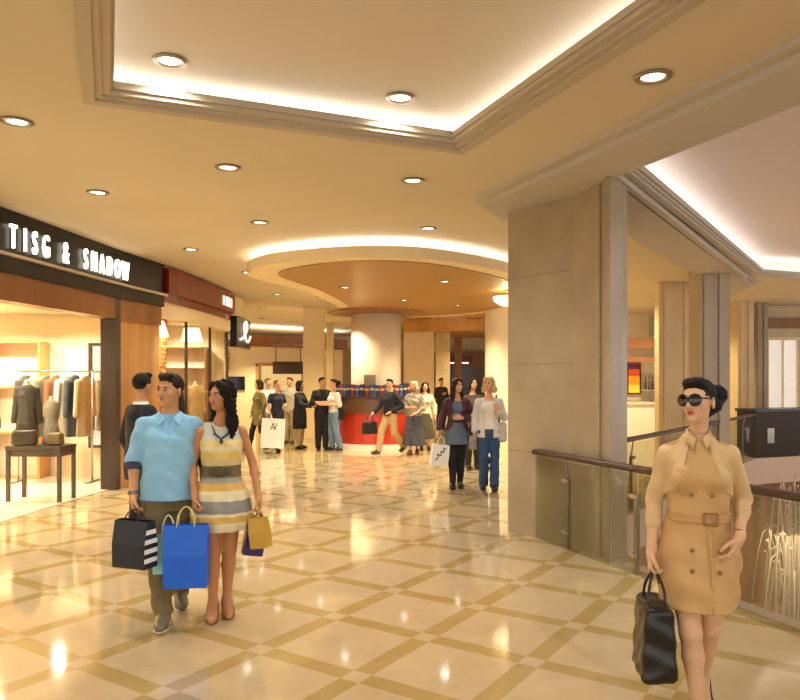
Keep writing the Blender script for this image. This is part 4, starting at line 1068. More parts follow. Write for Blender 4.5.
# far back wall: dark entrance with red sign
bm = B(); box2(bm, (.8,33.3,0), (4.6,33.7,2.9)); struct('trim_9', bm, m_wood)
bm = B(); box2(bm, (1.6,33.2,0), (3.8,33.35,2.2)); struct('door_2', bm, mat('dark glazed door', '#3a2618', .12))
rs = empty('shop_sign', (2.6, 33.15, 2.3), 0, 'small dark red sign above the far doorway behind the two women', 'sign')
bm = B(); box2(bm, (-.7,-.06,0), (.7,.04,.42)); obj('board', bm, mat('sign red', '#7e1c18', .3), rs)
bm = B(); box2(bm, (-.55,-.075,.06), (.55,-.06,.12)); obj('light_bar', bm, mat('sign light', '#fff', .4, emit='#ffe0c0', es=1.5), rs)
bm = B(); box2(bm, (-2.2,33.6,0), (.6,33.78,3.0)); struct('wall_far', bm, mat('warm far wall', '#c9a468', .5))
# right back shops beyond the column
bm = B(); box2(bm, (5.9,22.0,0), (7.6,22.2,ZC)); struct('wall_far', bm, mat('warm white wall', '#f2e6d2', .6))
bm = B(); box2(bm, (6.0,20.5,2.55), (7.6,20.8,2.85)); box2(bm, (6.0,20.45,2.15), (7.6,20.6,2.3)); struct('trim_10', bm, m_wood)
po = empty('poster_panel', (7.12, 21.95, 1.25), 0, 'glowing orange and red backlit picture in the shop behind the big column', 'picture')
m_post = bands('backlit orange picture', [(0,'#e8b92c'),(.25,'#e98a1c'),(.5,'#c2431a'),(.72,'#4d2233'),(.86,'#6a2a22')], .5, 2, 1/1.0)
nt = m_post.node_tree; rp = [n for n in nt.nodes if n.type == 'VALTORGB'][0]; pb = nt.nodes['Principled BSDF']; nt.links.new(rp.outputs[0], pb.inputs['Emission Color']); pb.inputs['Emission Strength'].default_value = .8
bm = B(); box2(bm, (-.17,-.04,0), (.17,0,1.0)); obj('picture_panel', bm, m_post, po)
bm = B()
for sx in (-1,1): box2(bm, (sx*.19-.02,-.06,-.02), (sx*.19+.02,0,1.02))
for z in (-.02, 1.0): box2(bm, (-.21,-.06,z-.02), (.21,0,z+.02))
obj('frame', bm, m_dark, po)
ct = empty('shop_counter', (7.0, 20.9, 0), 0, 'long white shop counter beyond the big stone column', 'counter')
bm = B(); box2(bm, (-.8,-.3,0), (.6,.3,.95)); obj('counter_body', bm, m_white, ct)
bm = B(); box2(bm, (-.85,-.35,.95), (.65,.35,1.0)); obj('counter_top', bm, mat('pale stone top', '#efe3cd', .2), ct)
wc = empty('wall_cabinet', (7.62, 21.7, 1.35), 0, 'white wall cabinet with bottles on its shelf beyond the big column', 'cabinet')
bm = B(); box2(bm, (-.3,-.2,.5), (.4,.25,.95)); obj('cabinet_body', bm, m_white, wc)
bm = B(); box2(bm, (-.3,-.2,-.03), (.4,.25,0)); obj('shelf', bm, m_white, wc)
for i in range(4):
    c = ['#5d5a40','#7b7266','#4b4a3c','#8d8671'][i]; nm = ['dark olive','warm grey','blackish green','pale grey'][i]
    r = empty('bottle', (7.38+i*.10, 21.62, 1.35), 0, nm+' bottle on the white wall cabinet shelf', 'bottle', 'bottles in the white cabinet')
    bm = B(); lathe(bm, [(0,0),(.035,0),(.035,.2),(.015,.27),(.015,.36),(0,.36)], n=12); obj('bottle_body', bm, mat('bottle '+c, c, .15), r, True)
    bm = B(); cyl(bm, (0,0,.36), (0,0,.40), .018, n=10); obj('cap', bm, m_dark, r)

# ---- round kiosk under the column
kc = Vector((-.6, 18.0, 0))
kk = empty('kiosk', kc, 0, 'round red-fronted counter kiosk wrapped around the white column', 'kiosk')
bm = B(); lathe(bm, [(1.12,.0),(1.16,.0),(1.16,.13),(1.10,.13)], n=56); obj('base_ring', bm, mat('white base', '#f2eee8', .3), kk)
bm = B(); lathe(bm, [(1.02,.13),(1.08,.13),(1.08,.86),(1.02,.86)], n=56); obj('front_panel', bm, mat('kiosk red', '#c23a24', .22, coat=.3), kk)
bm = B(); lathe(bm, [(.98,.86),(1.10,.86),(1.10,1.22),(.98,1.22)], n=56); obj('upper_band', bm, mat('kiosk bronze', '#6c4b36', .3), kk)
bm = B(); lathe(bm, [(.66,1.22),(1.12,1.22),(1.12,1.255),(.66,1.255)], n=56); obj('counter_top', bm, mat('kiosk top', '#4a2b22', .3), kk)
bc = [('#2b4f86','blue'),('#35251f','dark brown'),('#7a2a26','maroon'),('#5673a6','pale blue'),('#c8b08c','cream'),('#1f2f52','navy'),('#8c4a2c','rust'),('#6f6a86','violet grey')]
ordn = ['first','second','third','fourth','fifth','sixth','seventh','eighth','ninth','tenth','eleventh','twelfth','thirteenth','fourteenth','fifteenth','sixteenth','seventeenth','eighteenth','nineteenth','twentieth']
N = 20
for i in range(N):
    a = PI+ .45+ (PI-.9)*i/(N-1); c, nm = bc[(i*5+i//3) % 8]; h = .27+.05*random.random()
    r = empty('boxed_book', (kc.x+.98*math.cos(a), kc.y+.98*math.sin(a), 1.255), a+PI/2, nm+' upright box, '+ordn[i]+' from the left along the kiosk top', 'box', 'boxes along the kiosk top')
    bm = B(); box2(bm, (-.05,-.07,0), (.05,.07,h)); obj('box_body', bm, mat('box '+c, c, .5), r)
    bm = B(); box2(bm, (-.05,-.075,h*.55), (.05,-.07,h*.7)); obj('title_band', bm, mat('box band', '#b9a887', .5), r)
bx = empty('till', (kc.x-.12, kc.y-.80, 1.255), 0, 'small grey till screen standing behind the kiosk boxes', 'till')
bm = B(); box2(bm, (-.14,-.03,.22), (.14,.03,.52)); obj('screen', bm, mat('till grey', '#8d7c70', .4), bx, bevel=.01)
bm = B(); box2(bm, (-.06,-.05,0), (.06,.05,.22)); obj('stand', bm, mat('till grey', '#8d7c70', .4), bx)
# ================================================================ balustrades, things across the void, downlights
def balustrade(name, label, a, c, npan, post_pts, zr=.92, glass=True, posts_first=True, drop=.0):
    a = Vector((*a, 0)) if len(a) == 2 else a; c = Vector((*c, 0)) if len(c) == 2 else c
    d = (c-a); L = d.length; t = d.normalized(); ang = math.atan2(t.y, t.x)
    r = empty(name, a, ang, label, 'balustrade')
    bm = B(); 
    prof = [(-.045,-.012),(-.038,-.026),(.038,-.026),(.045,-.012),(.045,.012),(.03,.026),(-.03,.026),(-.045,.012)]
    lo = [bm.verts.new((0, y, zr+z)) for y, z in prof]; hi = [bm.verts.new((L, y, zr+z)) for y, z in prof]
    bm.faces.new(lo); bm.faces.new(hi)
    for i in range(8): bm.faces.new((lo[i], lo[(i+1)%8], hi[(i+1)%8], hi[i]))
    obj('handrail', bm, m_rail, r)
    for i in range(npan):
        x0 = L*i/npan+.012; x1 = L*(i+1)/npan-.012
        bm = B(); box2(bm, (x0,-.006,-.03), (x1,.006,zr-.05)); obj('glass_panel', bm, m_glass, r)
    for x in post_pts:
        bm = B(); box2(bm, (x-.022,.016,0.0), (x+.022,.046,zr-.22)); cyl(bm, (x,.031,zr-.24), (x,.0,zr-.03), .012, n=10); po = obj('post', bm, m_steel, r)
        for z in (.17, .68):
            bm = B(); cyl(bm, (x,-.02,z), (x,.03,z), .022, n=14); box(bm, (x,-.012,z), (.11,.008,.025)); obj('clamp', bm, m_steel, po)
    return r
ra = R0+RD*.05; rb = R0+RD*10
bal = balustrade('glass_balustrade', 'near glass balustrade with dark wooden handrail beside the woman in sunglasses', (ra.x, ra.y), (rb.x, rb.y), 8, [.55, 1.55, 3.25, 5.0, 6.8])
wv = W.normalized()
f0 = Vector((2.82, 9.02)); f1 = Vector((7.42, 15.12))
balustrade('glass_balustrade', 'far glass balustrade behind the sunglasses woman, running past the grey pillar', (f0.x, f0.y), (f1.x, f1.y), 6, [.3, 1.6, 2.9, 4.2, 5.5, 6.8])
g0 = Vector((10.55, 16.50)); g1 = Vector((13.9, 17.85))
balustrade('glass_balustrade', 'glass balustrade at the far right, continuing from the dark counter across the void', (g0.x, g0.y), (g1.x, g1.y), 4, [.5, 1.8, 3.0])
# dark reception counter
dcp = FBc+V*1.52+Vector((-V.y, V.x))*.32
dc = empty('reception_counter', (dcp.x, dcp.y, 0), math.atan2(V.y, V.x), 'dark glossy counter box across the void in front of the pale windows', 'counter')
bm = B(); box2(bm, (-1.42,-.25,0), (1.42,.25,.98)); obj('counter_body', bm, mat('dark counter', '#33291f', .5, spec=.25), dc)
bm = B(); box2(bm, (-1.45,-.28,.98), (1.45,.28,1.04)); obj('counter_top', bm, mat('counter top dark', '#17120f', .25), dc)
bm = B(); box2(bm, (-1.1,-.262,.30), (-.9,-.25,.62)); obj('plaque', bm, m_steel, dc)
# pale windows
for i, (x0, x1) in enumerate(((9.95,10.75),(10.95,13.6))):
    bm = B(); box2(bm, (x0,19.5,.3), (x1,19.62,2.72)); w_ = struct('window_%d' % (i+3), bm, mat('frosted pane', '#efe9e2', .4, emit='#f7efe6', es=.35))
    bm = B()
    for k in range(int((x1-x0)/.4)+1): box2(bm, (x0+k*.4-.015,19.44,.3), (x0+k*.4+.015,19.5,2.72))
    box2(bm, (x0-.05,19.44,2.72), (x1+.05,19.5,2.8)); obj('window_frame', bm, m_cream, w_)
bm = B(); box2(bm, (8.9,19.42,0), (16,19.5,.1)); struct('baseboard_right', bm, m_wood)
bm = B(); box2(bm, (9.0,19.5,.1), (9.9,19.6,3.05)); struct('wall_panel', bm, mat('taupe panel', '#8f7c68', .4))
# fountain seen through the near glass
fo = empty('fountain', (6.9, 12.6, -4.2), 0, 'tall white fountain jet rising in the void, seen through the near glass', 'fountain')
bm = B(); lathe(bm, [(0,0),(1.6,0),(1.6,.45),(1.45,.45),(1.45,.25),(0,.25)], n=40); obj('basin', bm, m_mauve, fo)
m_wat = mat('white water', '#d9cdbb', .15, emit=None)
bm = B(); rnd = random.Random(3)
for i in range(46):
    a = rnd.uniform(0, 2*PI); hgt = rnd.uniform(2.2, 4.0); sp = rnd.uniform(.1, .7)
    pts = []
    for k in range(9):
        u = k/8; rr = .08+sp*u; pts.append((rr*math.cos(a), rr*math.sin(a), .3+hgt*4*(u*.93)*(1-u*.93)))
    tube(bm, pts, rnd.uniform(.008,.022), 5, .5)
for i in range(120):
    a = rnd.uniform(0, 2*PI); rr = rnd.uniform(0, .6); sphere(bm, (rr*math.cos(a), rr*math.sin(a), rnd.uniform(2.6, 4.1)), rnd.uniform(.010,.028), (1,1,1.3), 6, 4)
tag(obj('water_jet', bm, m_wat, fo, True), kind='stuff')

# ---- recessed downlights
DL = []
def downlight(px, py, zc, where, power=30, r=.085, spot=None):
    Y = (zc-EYE)*F/(HOR-py); X = (px-400)/F*Y
    return downlight_at(X, Y, zc, where, power, r)
def downlight_at(X, Y, zc, where, power=30, r=.085):
    d = empty('downlight', (X, Y, zc), 0, 'round recessed downlight '+where, 'ceiling light', 'recessed ceiling downlights')
    bm = B(); lathe(bm, [(r,.0),(r+.03,-.004),(r+.03,-.014),(r,-.018),(r-.012,-.004),(r-.012,0)], n=28); obj('trim_ring', bm, mat('downlight rim', '#9a8a74', .3, metal=.6), d, True)
    bm = B(); lathe(bm, [(0,-.004),(r-.012,-.004)], n=24); obj('lens', bm, m_lamp, d)
    l = bpy.data.lights.new('downlight_lamp', 'SPOT'); l.energy = power*LAMP; l.color = lin('#fffaf0' if Y < 14.5 else '#ffe9b8'); l.spot_size = 2.4; l.spot_blend = .8; l.shadow_soft_size = .07
    o = bpy.data.objects.new('downlight_lamp', l); COL.objects.link(o); o.location = (X, Y, zc-.03)
LAMP = 2.2
zc2 = ZC+.22
for px, py, z, wh in ((170,60,zc2,'inside the square ceiling recess, near its left corner'), (400,97,zc2,'inside the square ceiling recess, near its far edge'),
    (653,76,ZC,'in the ceiling strip right of the square recess'), (17,121,ZC,'at the far left of the ceiling, above the black sign'),
    (228,167,ZC,'below the long far edge of the square recess'), (413,180,ZC,'just past the pointed corner of the square recess'),
    (98,192,ZC,'above the ampersand of the black shop sign'), (260,222,ZC,'just above the glowing island edge, left end'),
    (428,228,ZC,'just above the glowing island edge, right part'), (191,249,ZC,'in front of the red sign'), (247,272,ZC,'left of the curved brown island'),
    (277,294,ZC,'beside the red sign, past the island tip'), (262,308,ZC,'far off left, near the cream curved wall'), (318,318,ZC,'far off left of the white column'),
    (445,281,3.345,'in the brown island, right of the white column'), (345,287,3.345,'in the brown island, near its left side'), (404,300,3.345,'in the brown island, close to the white column'),
    (655,318,ZC,'in the cream ceiling behind the big column')):
    downlight(px, py, z, wh, 110 if z < 3.5 else 34)
# the same lamps go on behind and beside the photographer
k = 0
for X, Y, wh in ((-4.0,2.2,'over the near shop front'),(-3.4,-.6,'near left behind the viewpoint'),(3.0,1.0,'over the near balustrade'),(.6,2.6,'in the recess overhead'),(2.3,-1.6,'in the recess behind'),(-2.6,2.6,'left of the recess'),(4.0,-2.2,'far behind by the balustrade')):
    z = ZC
    q = Vector((X, Y))
    if wh.find('recess overhead') >= 0 or wh.find('recess behind') >= 0: z = zc2
    downlight_at(X, Y, z, wh, 34)
for X, Y, wh in ((-2.8,20.5,'added beyond the island, above the far left shoppers'),(3.6,19.5,'added beyond the island at its right'),(-4.5,23.5,'added in front of the far wooden soffit'),(.2,24.5,'added far behind the white column'),(3,26.5,'added over the far doorway'),(6.9,19.2,'added over the white counter beyond the big column'),(-1.9,17.2,'added over the shoppers left of the white column'),(1.3,16.2,'added in the brown island, right of the kiosk'),(-6.0,28.5,'added by the far cream wall with the black screen'),(4.6,15.5,'added in the cream ceiling left of the atrium pillars')):  # extra strong downlights added to brighten the far concourse
    downlight_at(X, Y, 3.345 if 'island, right' in wh else 2.95 if X == -6 else ZC if not (0 < X < 4 and Y > 22) else 3.38, wh, 220)
area('lower_fill', (8.5, 14.0, -1.0), 5, 260, '#ffe6c4', (0,0,0), 6)  # unseen area light added to brighten the dark lower level
area('atrium_area_light', (10.0, 6.0, 4.0), 5, 260, '#fff8f2', (0,0,0), 9)  # wide area light just below the closed atrium ceiling
# the round glowing bowl lamp by the column
gl_ = empty('ceiling_bowl_lamp', at(510, 300, 13.5), 0, 'round glowing bowl lamp under the brown island, cut by the big column', 'ceiling light')
bm = B(); lathe(bm, [(0,-.12),(.18,-.10),(.30,-.02),(.32,.06),(.30,.06)], n=36); obj('bowl', bm, mat('glowing bowl', '#fff', .4, emit='#ffe7b4', es=2.2), gl_, True)
bm = B(); zt = 3.345-gl_.location.z; cyl(bm, (0,0,.05), (0,0,zt), .02, n=8); cyl(bm, (0,0,zt-.03), (0,0,zt), .1, n=20); obj('stem', bm, m_brown, gl_)

l = bpy.data.lights.new('bowl_glow', 'POINT'); l.energy = 45; l.color = lin('#ffdf9e'); l.shadow_soft_size = .15
o = bpy.data.objects.new('bowl_glow', l); COL.objects.link(o); o.location = gl_.location+Vector((0,0,.2))
# ================================================================ the shoppers further off
def cloth(c, **k): return mat('cloth '+c, c, .8, bump=.2, bscale=28, var=.06, vscale=12, **k)
def gx(px, Y): return (px-400)/F*Y
# ---- two women walking side by side
jn = mat('blue denim', '#33507c', .85, var=.22, vscale=7, bump=.2, bscale=60)
bl = Person('person', 'blonde woman in a white cardigan and blue jeans walking beside a brunette', gx(489,11.0), 11.0, -.1, 1.74, 'f', '#dca886', .008, head=(-.45,.02,.05),
    arms={'R': dict(e=(-.21,.03,1.12), w=(-.225,-.06,.89)), 'L': dict(e=(.235,.05,1.10), w=(.16,-.18,1.22), d=(-.4,-.1,.5), n=(-.5,.5,0), t=(-.6,0,.4), curl=.8)},
    legs={'R': dict(k=(-.075,-.05,.49), a=(-.085,.02,.09)), 'L': dict(k=(.085,-.03,.49), a=(.075,-.10,.09))})
bl.build_body(); bl.eyes('#6b4a2c'); bl.hair('bob', '#d3b27c', .006, .07)
bl.top(cloth('#eeeae4'), 'blouse', .012, .93, 0, 1.36, .08, .004)
bl.top(cloth('#dcdad8'), 'cardigan', .024, .80, 1.9, 1.40, 0, .006, open_front=.065)
bl.trousers(jn, .012, .05, 1.06, .97, .005, 'jeans', flare=.02); bl.shoes('#2c2a30', None, .01)
hb = empty('shoulder_bag', (bl.root.location.x+.19, bl.root.location.y+.04, .72), -.2, 'soft pale grey bag hanging at the blonde woman\'s left hip', 'handbag')
sdf_mesh('bag_body', [boxp((0,0,.15),(.09,.13,.15),None,.02,.05,.2)], .012, wr=.004, m=cloth('#c9c6c6'), parent=hb)
bm = B(); tube(bm, smooth_path([(-.02,-.08,.28),(-.06,-.07,.5),(-.075,.0,.72),(-.05,.08,.5),(-.02,.08,.28)], 6), .012, 6); obj('strap', bm, mat('brown strap', '#6a4636', .5), hb, True)
br = Person('person', 'brown-haired woman in a maroon cardigan, blue-grey tunic and black trousers', gx(457,11.1), 11.1, .02, 1.71, 'f', '#d6a27e', .008, head=(.55,.0,-.05),
    arms={'R': dict(e=(-.225,.05,1.11), w=(-.30,-.05,.90), curl=.9), 'L': dict(e=(.23,.02,1.10), w=(.05,-.20,1.12), d=(-1,-.2,.05), n=(0,1,0), t=(0,0,1), curl=.5)},
    legs={'R': dict(k=(-.075,-.06,.49), a=(-.075,-.08,.09)), 'L': dict(k=(.06,-.02,.49), a=(.05,.06,.09))})
br.build_body(); br.eyes(); br.hair('long', '#3a211a', .008, .20)
br.part('tunic', [loft([(.70,.20,.155,0,0),(.85,.185,.135,0,0),(1.0,.145,.11,0,0),(1.1,.132,.1,0,0),(1.27,.15,.108,0,0),(1.36,.115,.085,0,.012),(1.41,.08,.065,0,.012)], .02, .04, 9)]+[p for p in br.torso if p['t'] == 'e'], mat('blue grey denim cloth', '#5d6e87', .85, var=.25, vscale=40), g=.008, clips=[((0,0,.70),(0,0,-1)),((0,0,1.38),(0,0,1))], wr=.004)
br.ring('sash', 1.04, 1.085, cloth('#2c2536'), .028)
br.top(cloth('#4d2a35'), 'cardigan', .026, .92, 1.85, 1.42, 0, .006, open_front=.075)
br.trousers(cloth('#17161b'), .010, .10, 1.0, .9, .004); br.shoes('#120f10', None, .012, low=.2)
hp = br.hold('R')
def squiggle():
    bm = B(); tube(bm, smooth_path([(-.3,0,.25),(-.1,0,.4),(-.2,0,.55),(.05,0,.5),(0,0,.7),(.2,0,.65),(.15,0,.85),(.3,0,.8)], 4), .025, 5); return bm
shopping_bag('shopping_bag', 'white paper bag with dark script marks in the brown-haired woman\'s right hand', hp, .27, .12, .33, .12, m_paper_w, m_cord, .15, .12, None, squiggle)
h2 = empty('handbag', (br.root.location.x+.24, br.root.location.y-.06, .60), 0, 'silver grey handbag hanging between the two walking women', 'handbag')
sdf_mesh('bag_body', [boxp((0,0,.11),(.075,.05,.11),None,.02,.03,.3)], .01, m=cloth('#9a979c'), parent=h2)
bm = B(); tube(bm, smooth_path([(-.04,0,.2),(-.02,0,.42),(.02,0,.42),(.04,0,.2)], 5), .008, 6); obj('strap', bm, mat('dark strap', '#2a2426', .5), h2, True)
# ---- man in the black suit by the wooden panel
su = Person('person', 'man in a black suit seen from behind by the golden wooden shop panel', gx(142,6.9), 6.9, 2.35, 1.75, 'm', '#c08a60', .007, head=(.35,0,0), arms={'R': dict(e=(-.24,.05,1.12), w=(-.23,-.05,.88)), 'L': dict(e=(.24,.05,1.12), w=(.23,-.05,.88))})
su.build_body(); su.eyes(); su.hair('short', '#120d0b', .003)
su.top(cloth('#ece7df'), 'shirt', .012, .92, 0, 1.475, .0, .002)
su.top(cloth('#15141a'), 'suit_jacket', .026, .74, 1.95, 1.45, .2, .004, wide=.012); su.trousers(cloth('#16151a'), .016, .05, 1.1, .95); su.shoes('#0d0b0b', None, .01)
# ---- group on the left
P_ = Person('person', 'woman in an olive coat and black boots striding behind the big white bag', gx(259,16.9), 16.9, -.9, 1.68, 'f', '#caa07c', .011, fine_hands=False, head=(-.3,0,0), legs={'R': dict(k=(-.08,-.14,.49), a=(-.08,-.22,.09)), 'L': dict(k=(.08,.02,.49), a=(.08,.26,.17), pitch=.6)})
P_.build_body(); P_.eyes(); P_.hair('bob', '#2c1d14', .005, .06)
P_.top(cloth('#776a3e'), 'coat', .024, .62, 1.9, 1.42, 0, .006, wide=.01); P_.trousers(cloth('#1a1718'), .01, .08, 1.0, .9); P_.shoes('#141011', None, .014, low=.35)
P_ = Person('person', 'fair-haired man in a white shirt and pale jeans between the olive coat and navy top', gx(268,17.7), 17.7, .5, 1.70, 'm', '#d4a582', .011, fine_hands=False, head=(.3,0,0))
P_.build_body(); P_.eyes(); P_.hair('short', '#9a7440', .004); P_.top(cloth('#ece8e2'), 'shirt', .02, .86, 1.8, 1.45, .08, .005); P_.trousers(cloth('#8fa3bd'), .016, .06, 1.05, 1.0, .004, 'jeans'); P_.shoes('#3a2c24', None, .01)
P_ = Person('person', 'red-haired woman in a navy top holding the big white paper bag', gx(277,16.6), 16.6, .6, 1.67, 'f', '#d9a888', .011, fine_hands=False, head=(.2,0,0), arms={'R': dict(e=(-.22,.02,1.12), w=(-.22,-.12,.89)), 'L': dict(e=(.22,.0,1.12), w=(.12,-.2,1.12))}, legs={'R': dict(k=(-.08,-.12,.49), a=(-.08,-.2,.09)), 'L': dict(k=(.08,.02,.49), a=(.08,.26,.17), pitch=.6)})
P_.build_body(); P_.eyes(); P_.hair('tail', '#8a3f22', .004); P_.top(cloth('#252c44'), 'top', .02, .84, .6, 1.41, .06, .005); P_.trousers(cloth('#23222a'), .012, .06, 1.0, .95); P_.shoes('#1a1414', None, .01)
def letter_mark():
    bm = B()
    for a, c in (((-.12,0,.62),(-.02,0,.86)), ((-.02,0,.86),(.06,0,.62)), ((.06,0,.62),(.14,0,.84)), ((-.08,0,.70),(.03,0,.70))): cyl(bm, a, c, .016, n=6)
    return bm
hq = P_.hold('R')
shopping_bag('shopping_bag', 'big white paper bag with a small dark mark in the red-haired woman\'s hand', Vector((gx(272,16.2), 16.2, .92)), .52, .18, .66, .14, m_paper_w, mat('dark cord', '#2a2020', .8), .25, .06, None, letter_mark)
P_ = Person('person', 'person in a pale grey top with raised arm, half hidden behind the black coat', gx(290,18.6), 18.6, -.4, 1.72, 'm', '#c9a084', .012, fine_hands=False, arms={'R': dict(e=(-.26,-.05,1.2), w=(-.16,-.2,1.45), d=(0,-.1,1))})
P_.build_body(); P_.eyes(); P_.hair('short', '#5a4636', .004); P_.top(cloth('#b9b0a6'), 'sweater', .026, .85, 1.9, 1.46, 0, .006); P_.trousers(cloth('#a08f78'), .018, .05, 1.1, 1.0); P_.shoes('#463a30', None, .01)
P_ = Person('person', 'woman in a long black coat reaching out an arm, left of the standing couple', gx(300,17.2), 17.2, 1.25, 1.66, 'f', '#cf9f7c', .011, fine_hands=False, head=(.1,0,0), arms={'L': dict(e=(.2,-.10,1.10), w=(.10,-.36,1.10), d=(0,-1,.05)), 'R': dict(e=(-.22,-.14,1.12), w=(-.19,-.40,1.10), d=(0,-1,.05))})
P_.build_body(); P_.eyes(); P_.hair('bob', '#14100f', .004, .10); P_.top(cloth('#17181a'), 'coat', .03, .52, 1.92, 1.42, 0, .006, wide=.02); P_.trousers(cloth('#b59b74'), .012, .06, 1.0, .9); P_.shoes('#1a1512', None, .01)
P_ = Person('person', 'dark-haired man all in black with folded arms, facing the woman in a white top', gx(322,17.0), 17.0, .35, 1.72, 'm', '#cf9c78', .011, fine_hands=False, head=(.3,0,0), arms={'R': dict(e=(-.25,-.02,1.13), w=(.02,-.22,1.15), d=(1,-.1,.1)), 'L': dict(e=(.25,-.02,1.13), w=(-.03,-.26,1.10), d=(-1,0,.1))})
P_.build_body(); P_.eyes(); P_.hair('short', '#15100e', .004); P_.top(cloth('#16161a'), 'shirt', .022, .86, 1.2, 1.46, .06, .005); P_.trousers(cloth('#1c1c20'), .018, .05, 1.1, 1.0); P_.shoes('#0f0d0d', None, .012)
P_ = Person('person', 'woman with tied-up hair in a white top and blue jeans, back to the kiosk', gx(334,16.9), 16.9, -.9, 1.69, 'f', '#d6a684', .011, fine_hands=False, head=(-.2,0,0), arms={'R': dict(e=(-.2,-.05,1.10), w=(-.08,-.24,1.16), d=(.5,-.8,.2)), 'L': dict(e=(.22,.02,1.10), w=(.1,-.22,1.12), d=(-.5,-.8,.1))}, legs={'R': dict(k=(-.08,-.03,.49), a=(-.10,.02,.09)), 'L': dict(k=(.09,.0,.49), a=(.11,.12,.09))})
P_.build_body(); P_.eyes(); P_.hair('bun', '#1d1411', .004); P_.top(cloth('#e9e9ea'), 'top', .018, .92, 1.0, 1.41, .06, .005); P_.trousers(cloth('#6f8fae'), .014, .05, 1.08, .97, .004, 'jeans', flare=.015); P_.shoes('#2a2422', None, .01)
sb_ = empty('shoulder_bag', (P_.root.location.x+.17, P_.root.location.y-.06, .72), 0, 'black bag slung on the back of the woman in a white top', 'handbag')
sdf_mesh('bag_body', [boxp((0,0,.15),(.07,.09,.15),None,.02,.04,.2)], .014, m=cloth('#121113'), parent=sb_)
bm = B(); tube(bm, smooth_path([(-.02,-.06,.28),(-.09,-.05,.5),(-.11,0,.70),(-.09,.05,.5),(-.02,.06,.28)], 5), .011, 6); obj('strap', bm, mat('dark strap', '#2a2426', .5), sb_, True)
# ---- walkers in front of the kiosk
P_ = Person('person', 'man in a dark navy sweater and beige trousers walking past the red kiosk', gx(390,16.0), 16.0, -.75, 1.68, 'm', '#cf9c78', .011, fine_hands=False, head=(.3,0,0), arms={'R': dict(e=(-.25,-.08,1.13), w=(-.23,-.30,.98)), 'L': dict(e=(.25,.12,1.13), w=(.14,-.10,1.0))}, legs={'R': dict(k=(-.09,-.20,.52), a=(-.09,-.30,.11)), 'L': dict(k=(.09,.05,.50), a=(.09,.38,.20), pitch=.6)})
P_.build_body(); P_.eyes(); P_.hair('short', '#1a120f', .004); P_.top(cloth('#1b1c2c'), 'sweater', .022, .88, 1.9, 1.46, .05, .005); P_.trousers(cloth('#c9a87c'), .018, .08, 1.05, 1.0); P_.shoes('#4a3426', None, .01)
hp = P_.hold('R'); hb = empty('handbag', (hp.x-.06, hp.y-.02, hp.z-.42), .7, 'black bag swinging from the hand of the man in beige trousers', 'handbag')
sdf_mesh('bag_body', [boxp((0,0,.14),(.19,.08,.14),None,.02,.04,.25)], .014, m=mat('black soft leather', '#131111', .45), parent=hb)
bm = B(); tube(bm, smooth_path([(-.09,0,.25),(-.05,0,.42),(.05,0,.42),(.09,0,.25)], 5), .012, 6); obj('strap', bm, mat('dark strap', '#2a2426', .5), hb, True)
P_ = Person('person', 'woman wrapped in a grey patterned shawl and a long dark skirt by the kiosk', gx(414,16.0), 16.0, -.25, 1.64, 'f', '#d0a080', .011, fine_hands=False, head=(-.4,.0,0), arms={'L': dict(e=(.22,.02,1.10), w=(.08,-.2,.98), d=(-.6,-.5,-.3)), 'R': dict(e=(-.2,-.02,1.10), w=(-.02,-.22,1.12), d=(.8,-.3,0))}, legs={'R': dict(k=(-.06,-.08,.49), a=(-.06,-.12,.09)), 'L': dict(k=(.06,.0,.49), a=(.06,.1,.10))})
P_.build_body(); P_.eyes(); P_.hair('bob', '#c2b49a', .004, .02); P_.part('skirt', [loft([(.22,.26,.22,.02,0),(.5,.23,.19,0,0),(.85,.185,.135,0,0),(1.02,.135,.105,0,0)], .02, .09, 8)], cloth('#4a4a54'), g=.008, clips=[((0,0,.22),(0,0,-1)),((0,0,1.0),(0,0,1))], wr=.006)
P_.top(mat('patterned grey shawl', '#9a9384', .85, var=.55, vscale=60), 'shawl', .034, .92, 1.3, 1.47, 0, .012, wide=.01); P_.shoes('#5a2f22', None, .01)
P_ = Person('person', 'woman in a pale coat and dark hair just behind the grey shawl', gx(425,16.9), 16.9, .1, 1.62, 'f', '#d3a585', .011, fine_hands=False)
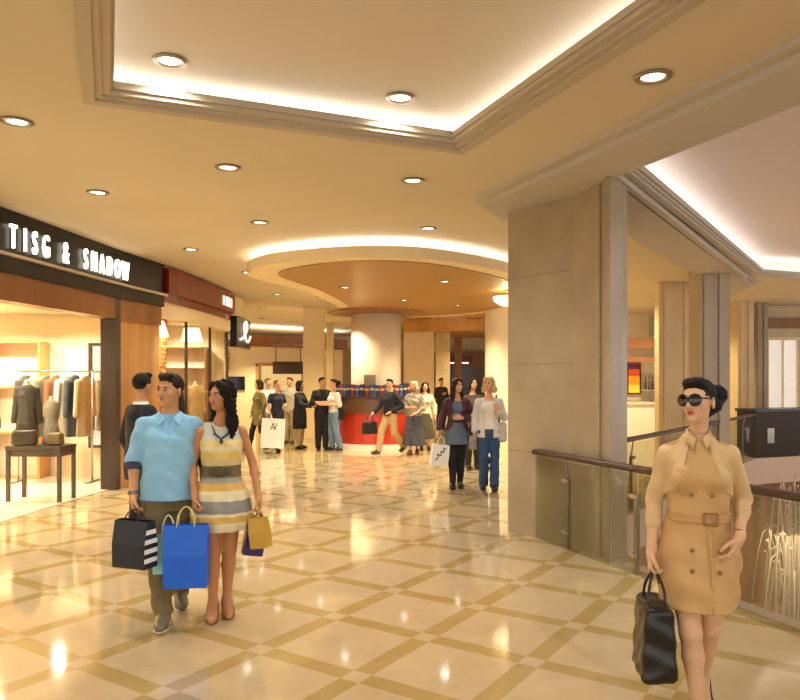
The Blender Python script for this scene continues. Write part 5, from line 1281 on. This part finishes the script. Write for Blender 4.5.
P_.build_body(); P_.eyes(); P_.hair('long', '#2a1c16', .004, .12); P_.top(cloth('#d6cdb8'), 'coat', .024, .78, 1.9, 1.41, 0, .006); P_.part('skirt', [loft([(.30,.22,.19,0,0),(.6,.20,.165,0,0),(.95,.16,.12,0,0)], .02, .06, 8)], cloth('#4f4a38'), g=.006, clips=[((0,0,.30),(0,0,-1)),((0,0,.95),(0,0,1))]); P_.shoes('#3a281f', None, .01)
P_ = Person('person', 'distant man in dark clothes beside the pale pillar beyond the kiosk', gx(441,23.5), 23.5, .4, 1.70, 'm', '#c99874', .013, fine_hands=False, arms={'R': dict(e=(-.24,-.02,1.14), w=(-.05,-.2,1.2), d=(.6,-.3,.3))})
P_.build_body(); P_.eyes(); P_.hair('short', '#1c1512', .004); P_.top(cloth('#2c261f'), 'jacket', .026, .78, 1.9, 1.46, .12, .005); P_.trousers(cloth('#28231f'), .018, .05, 1.1, .95); P_.shoes('#14100e', None, .01)
P_ = Person('person', 'person with dark hair and brown jacket seen between the two walking women', gx(473,13.4), 13.4, .3, 1.72, 'f', '#cf9f7c', .011, fine_hands=False)
P_.build_body(); P_.eyes(); P_.hair('bob', '#2a1b14', .004, .05); P_.top(cloth('#5d4a38'), 'jacket', .026, .78, 1.9, 1.41, .1, .005); P_.trousers(cloth('#2a2724'), .014, .05, 1.05, .95); P_.shoes('#14100e', None, .01)
WORLD = 1.4; EXPO = 0.28
# ================================================================ camera, world, exposure
cam = bpy.data.cameras.new('camera'); co = bpy.data.objects.new('camera', cam); COL.objects.link(co)
cam.sensor_width = 36; cam.lens = 36*F/800; cam.shift_y = (HOR-350)/800; cam.clip_start = .05
co.location = (0,0,EYE); co.rotation_euler = (PI/2,0,0); S.camera = co
w = bpy.data.worlds.new('world'); S.world = w; w.use_nodes = True
w.node_tree.nodes['Background'].inputs[0].default_value = (*lin('#fffaf2'), 1)
w.node_tree.nodes['Background'].inputs[1].default_value = WORLD
vs = S.view_settings; vs.view_transform = 'Standard'; vs.look = 'None'; vs.gamma = 1; vs.use_curve_mapping = False; vs.exposure = EXPO
S.cycles.use_denoising = True; S.cycles.max_bounces = 8; S.cycles.diffuse_bounces = 4; S.cycles.transparent_max_bounces = 12; S.cycles.glossy_bounces = 4
S.cycles.sample_clamp_indirect = 6
S.cycles.caustics_reflective = False; S.cycles.caustics_refractive = False
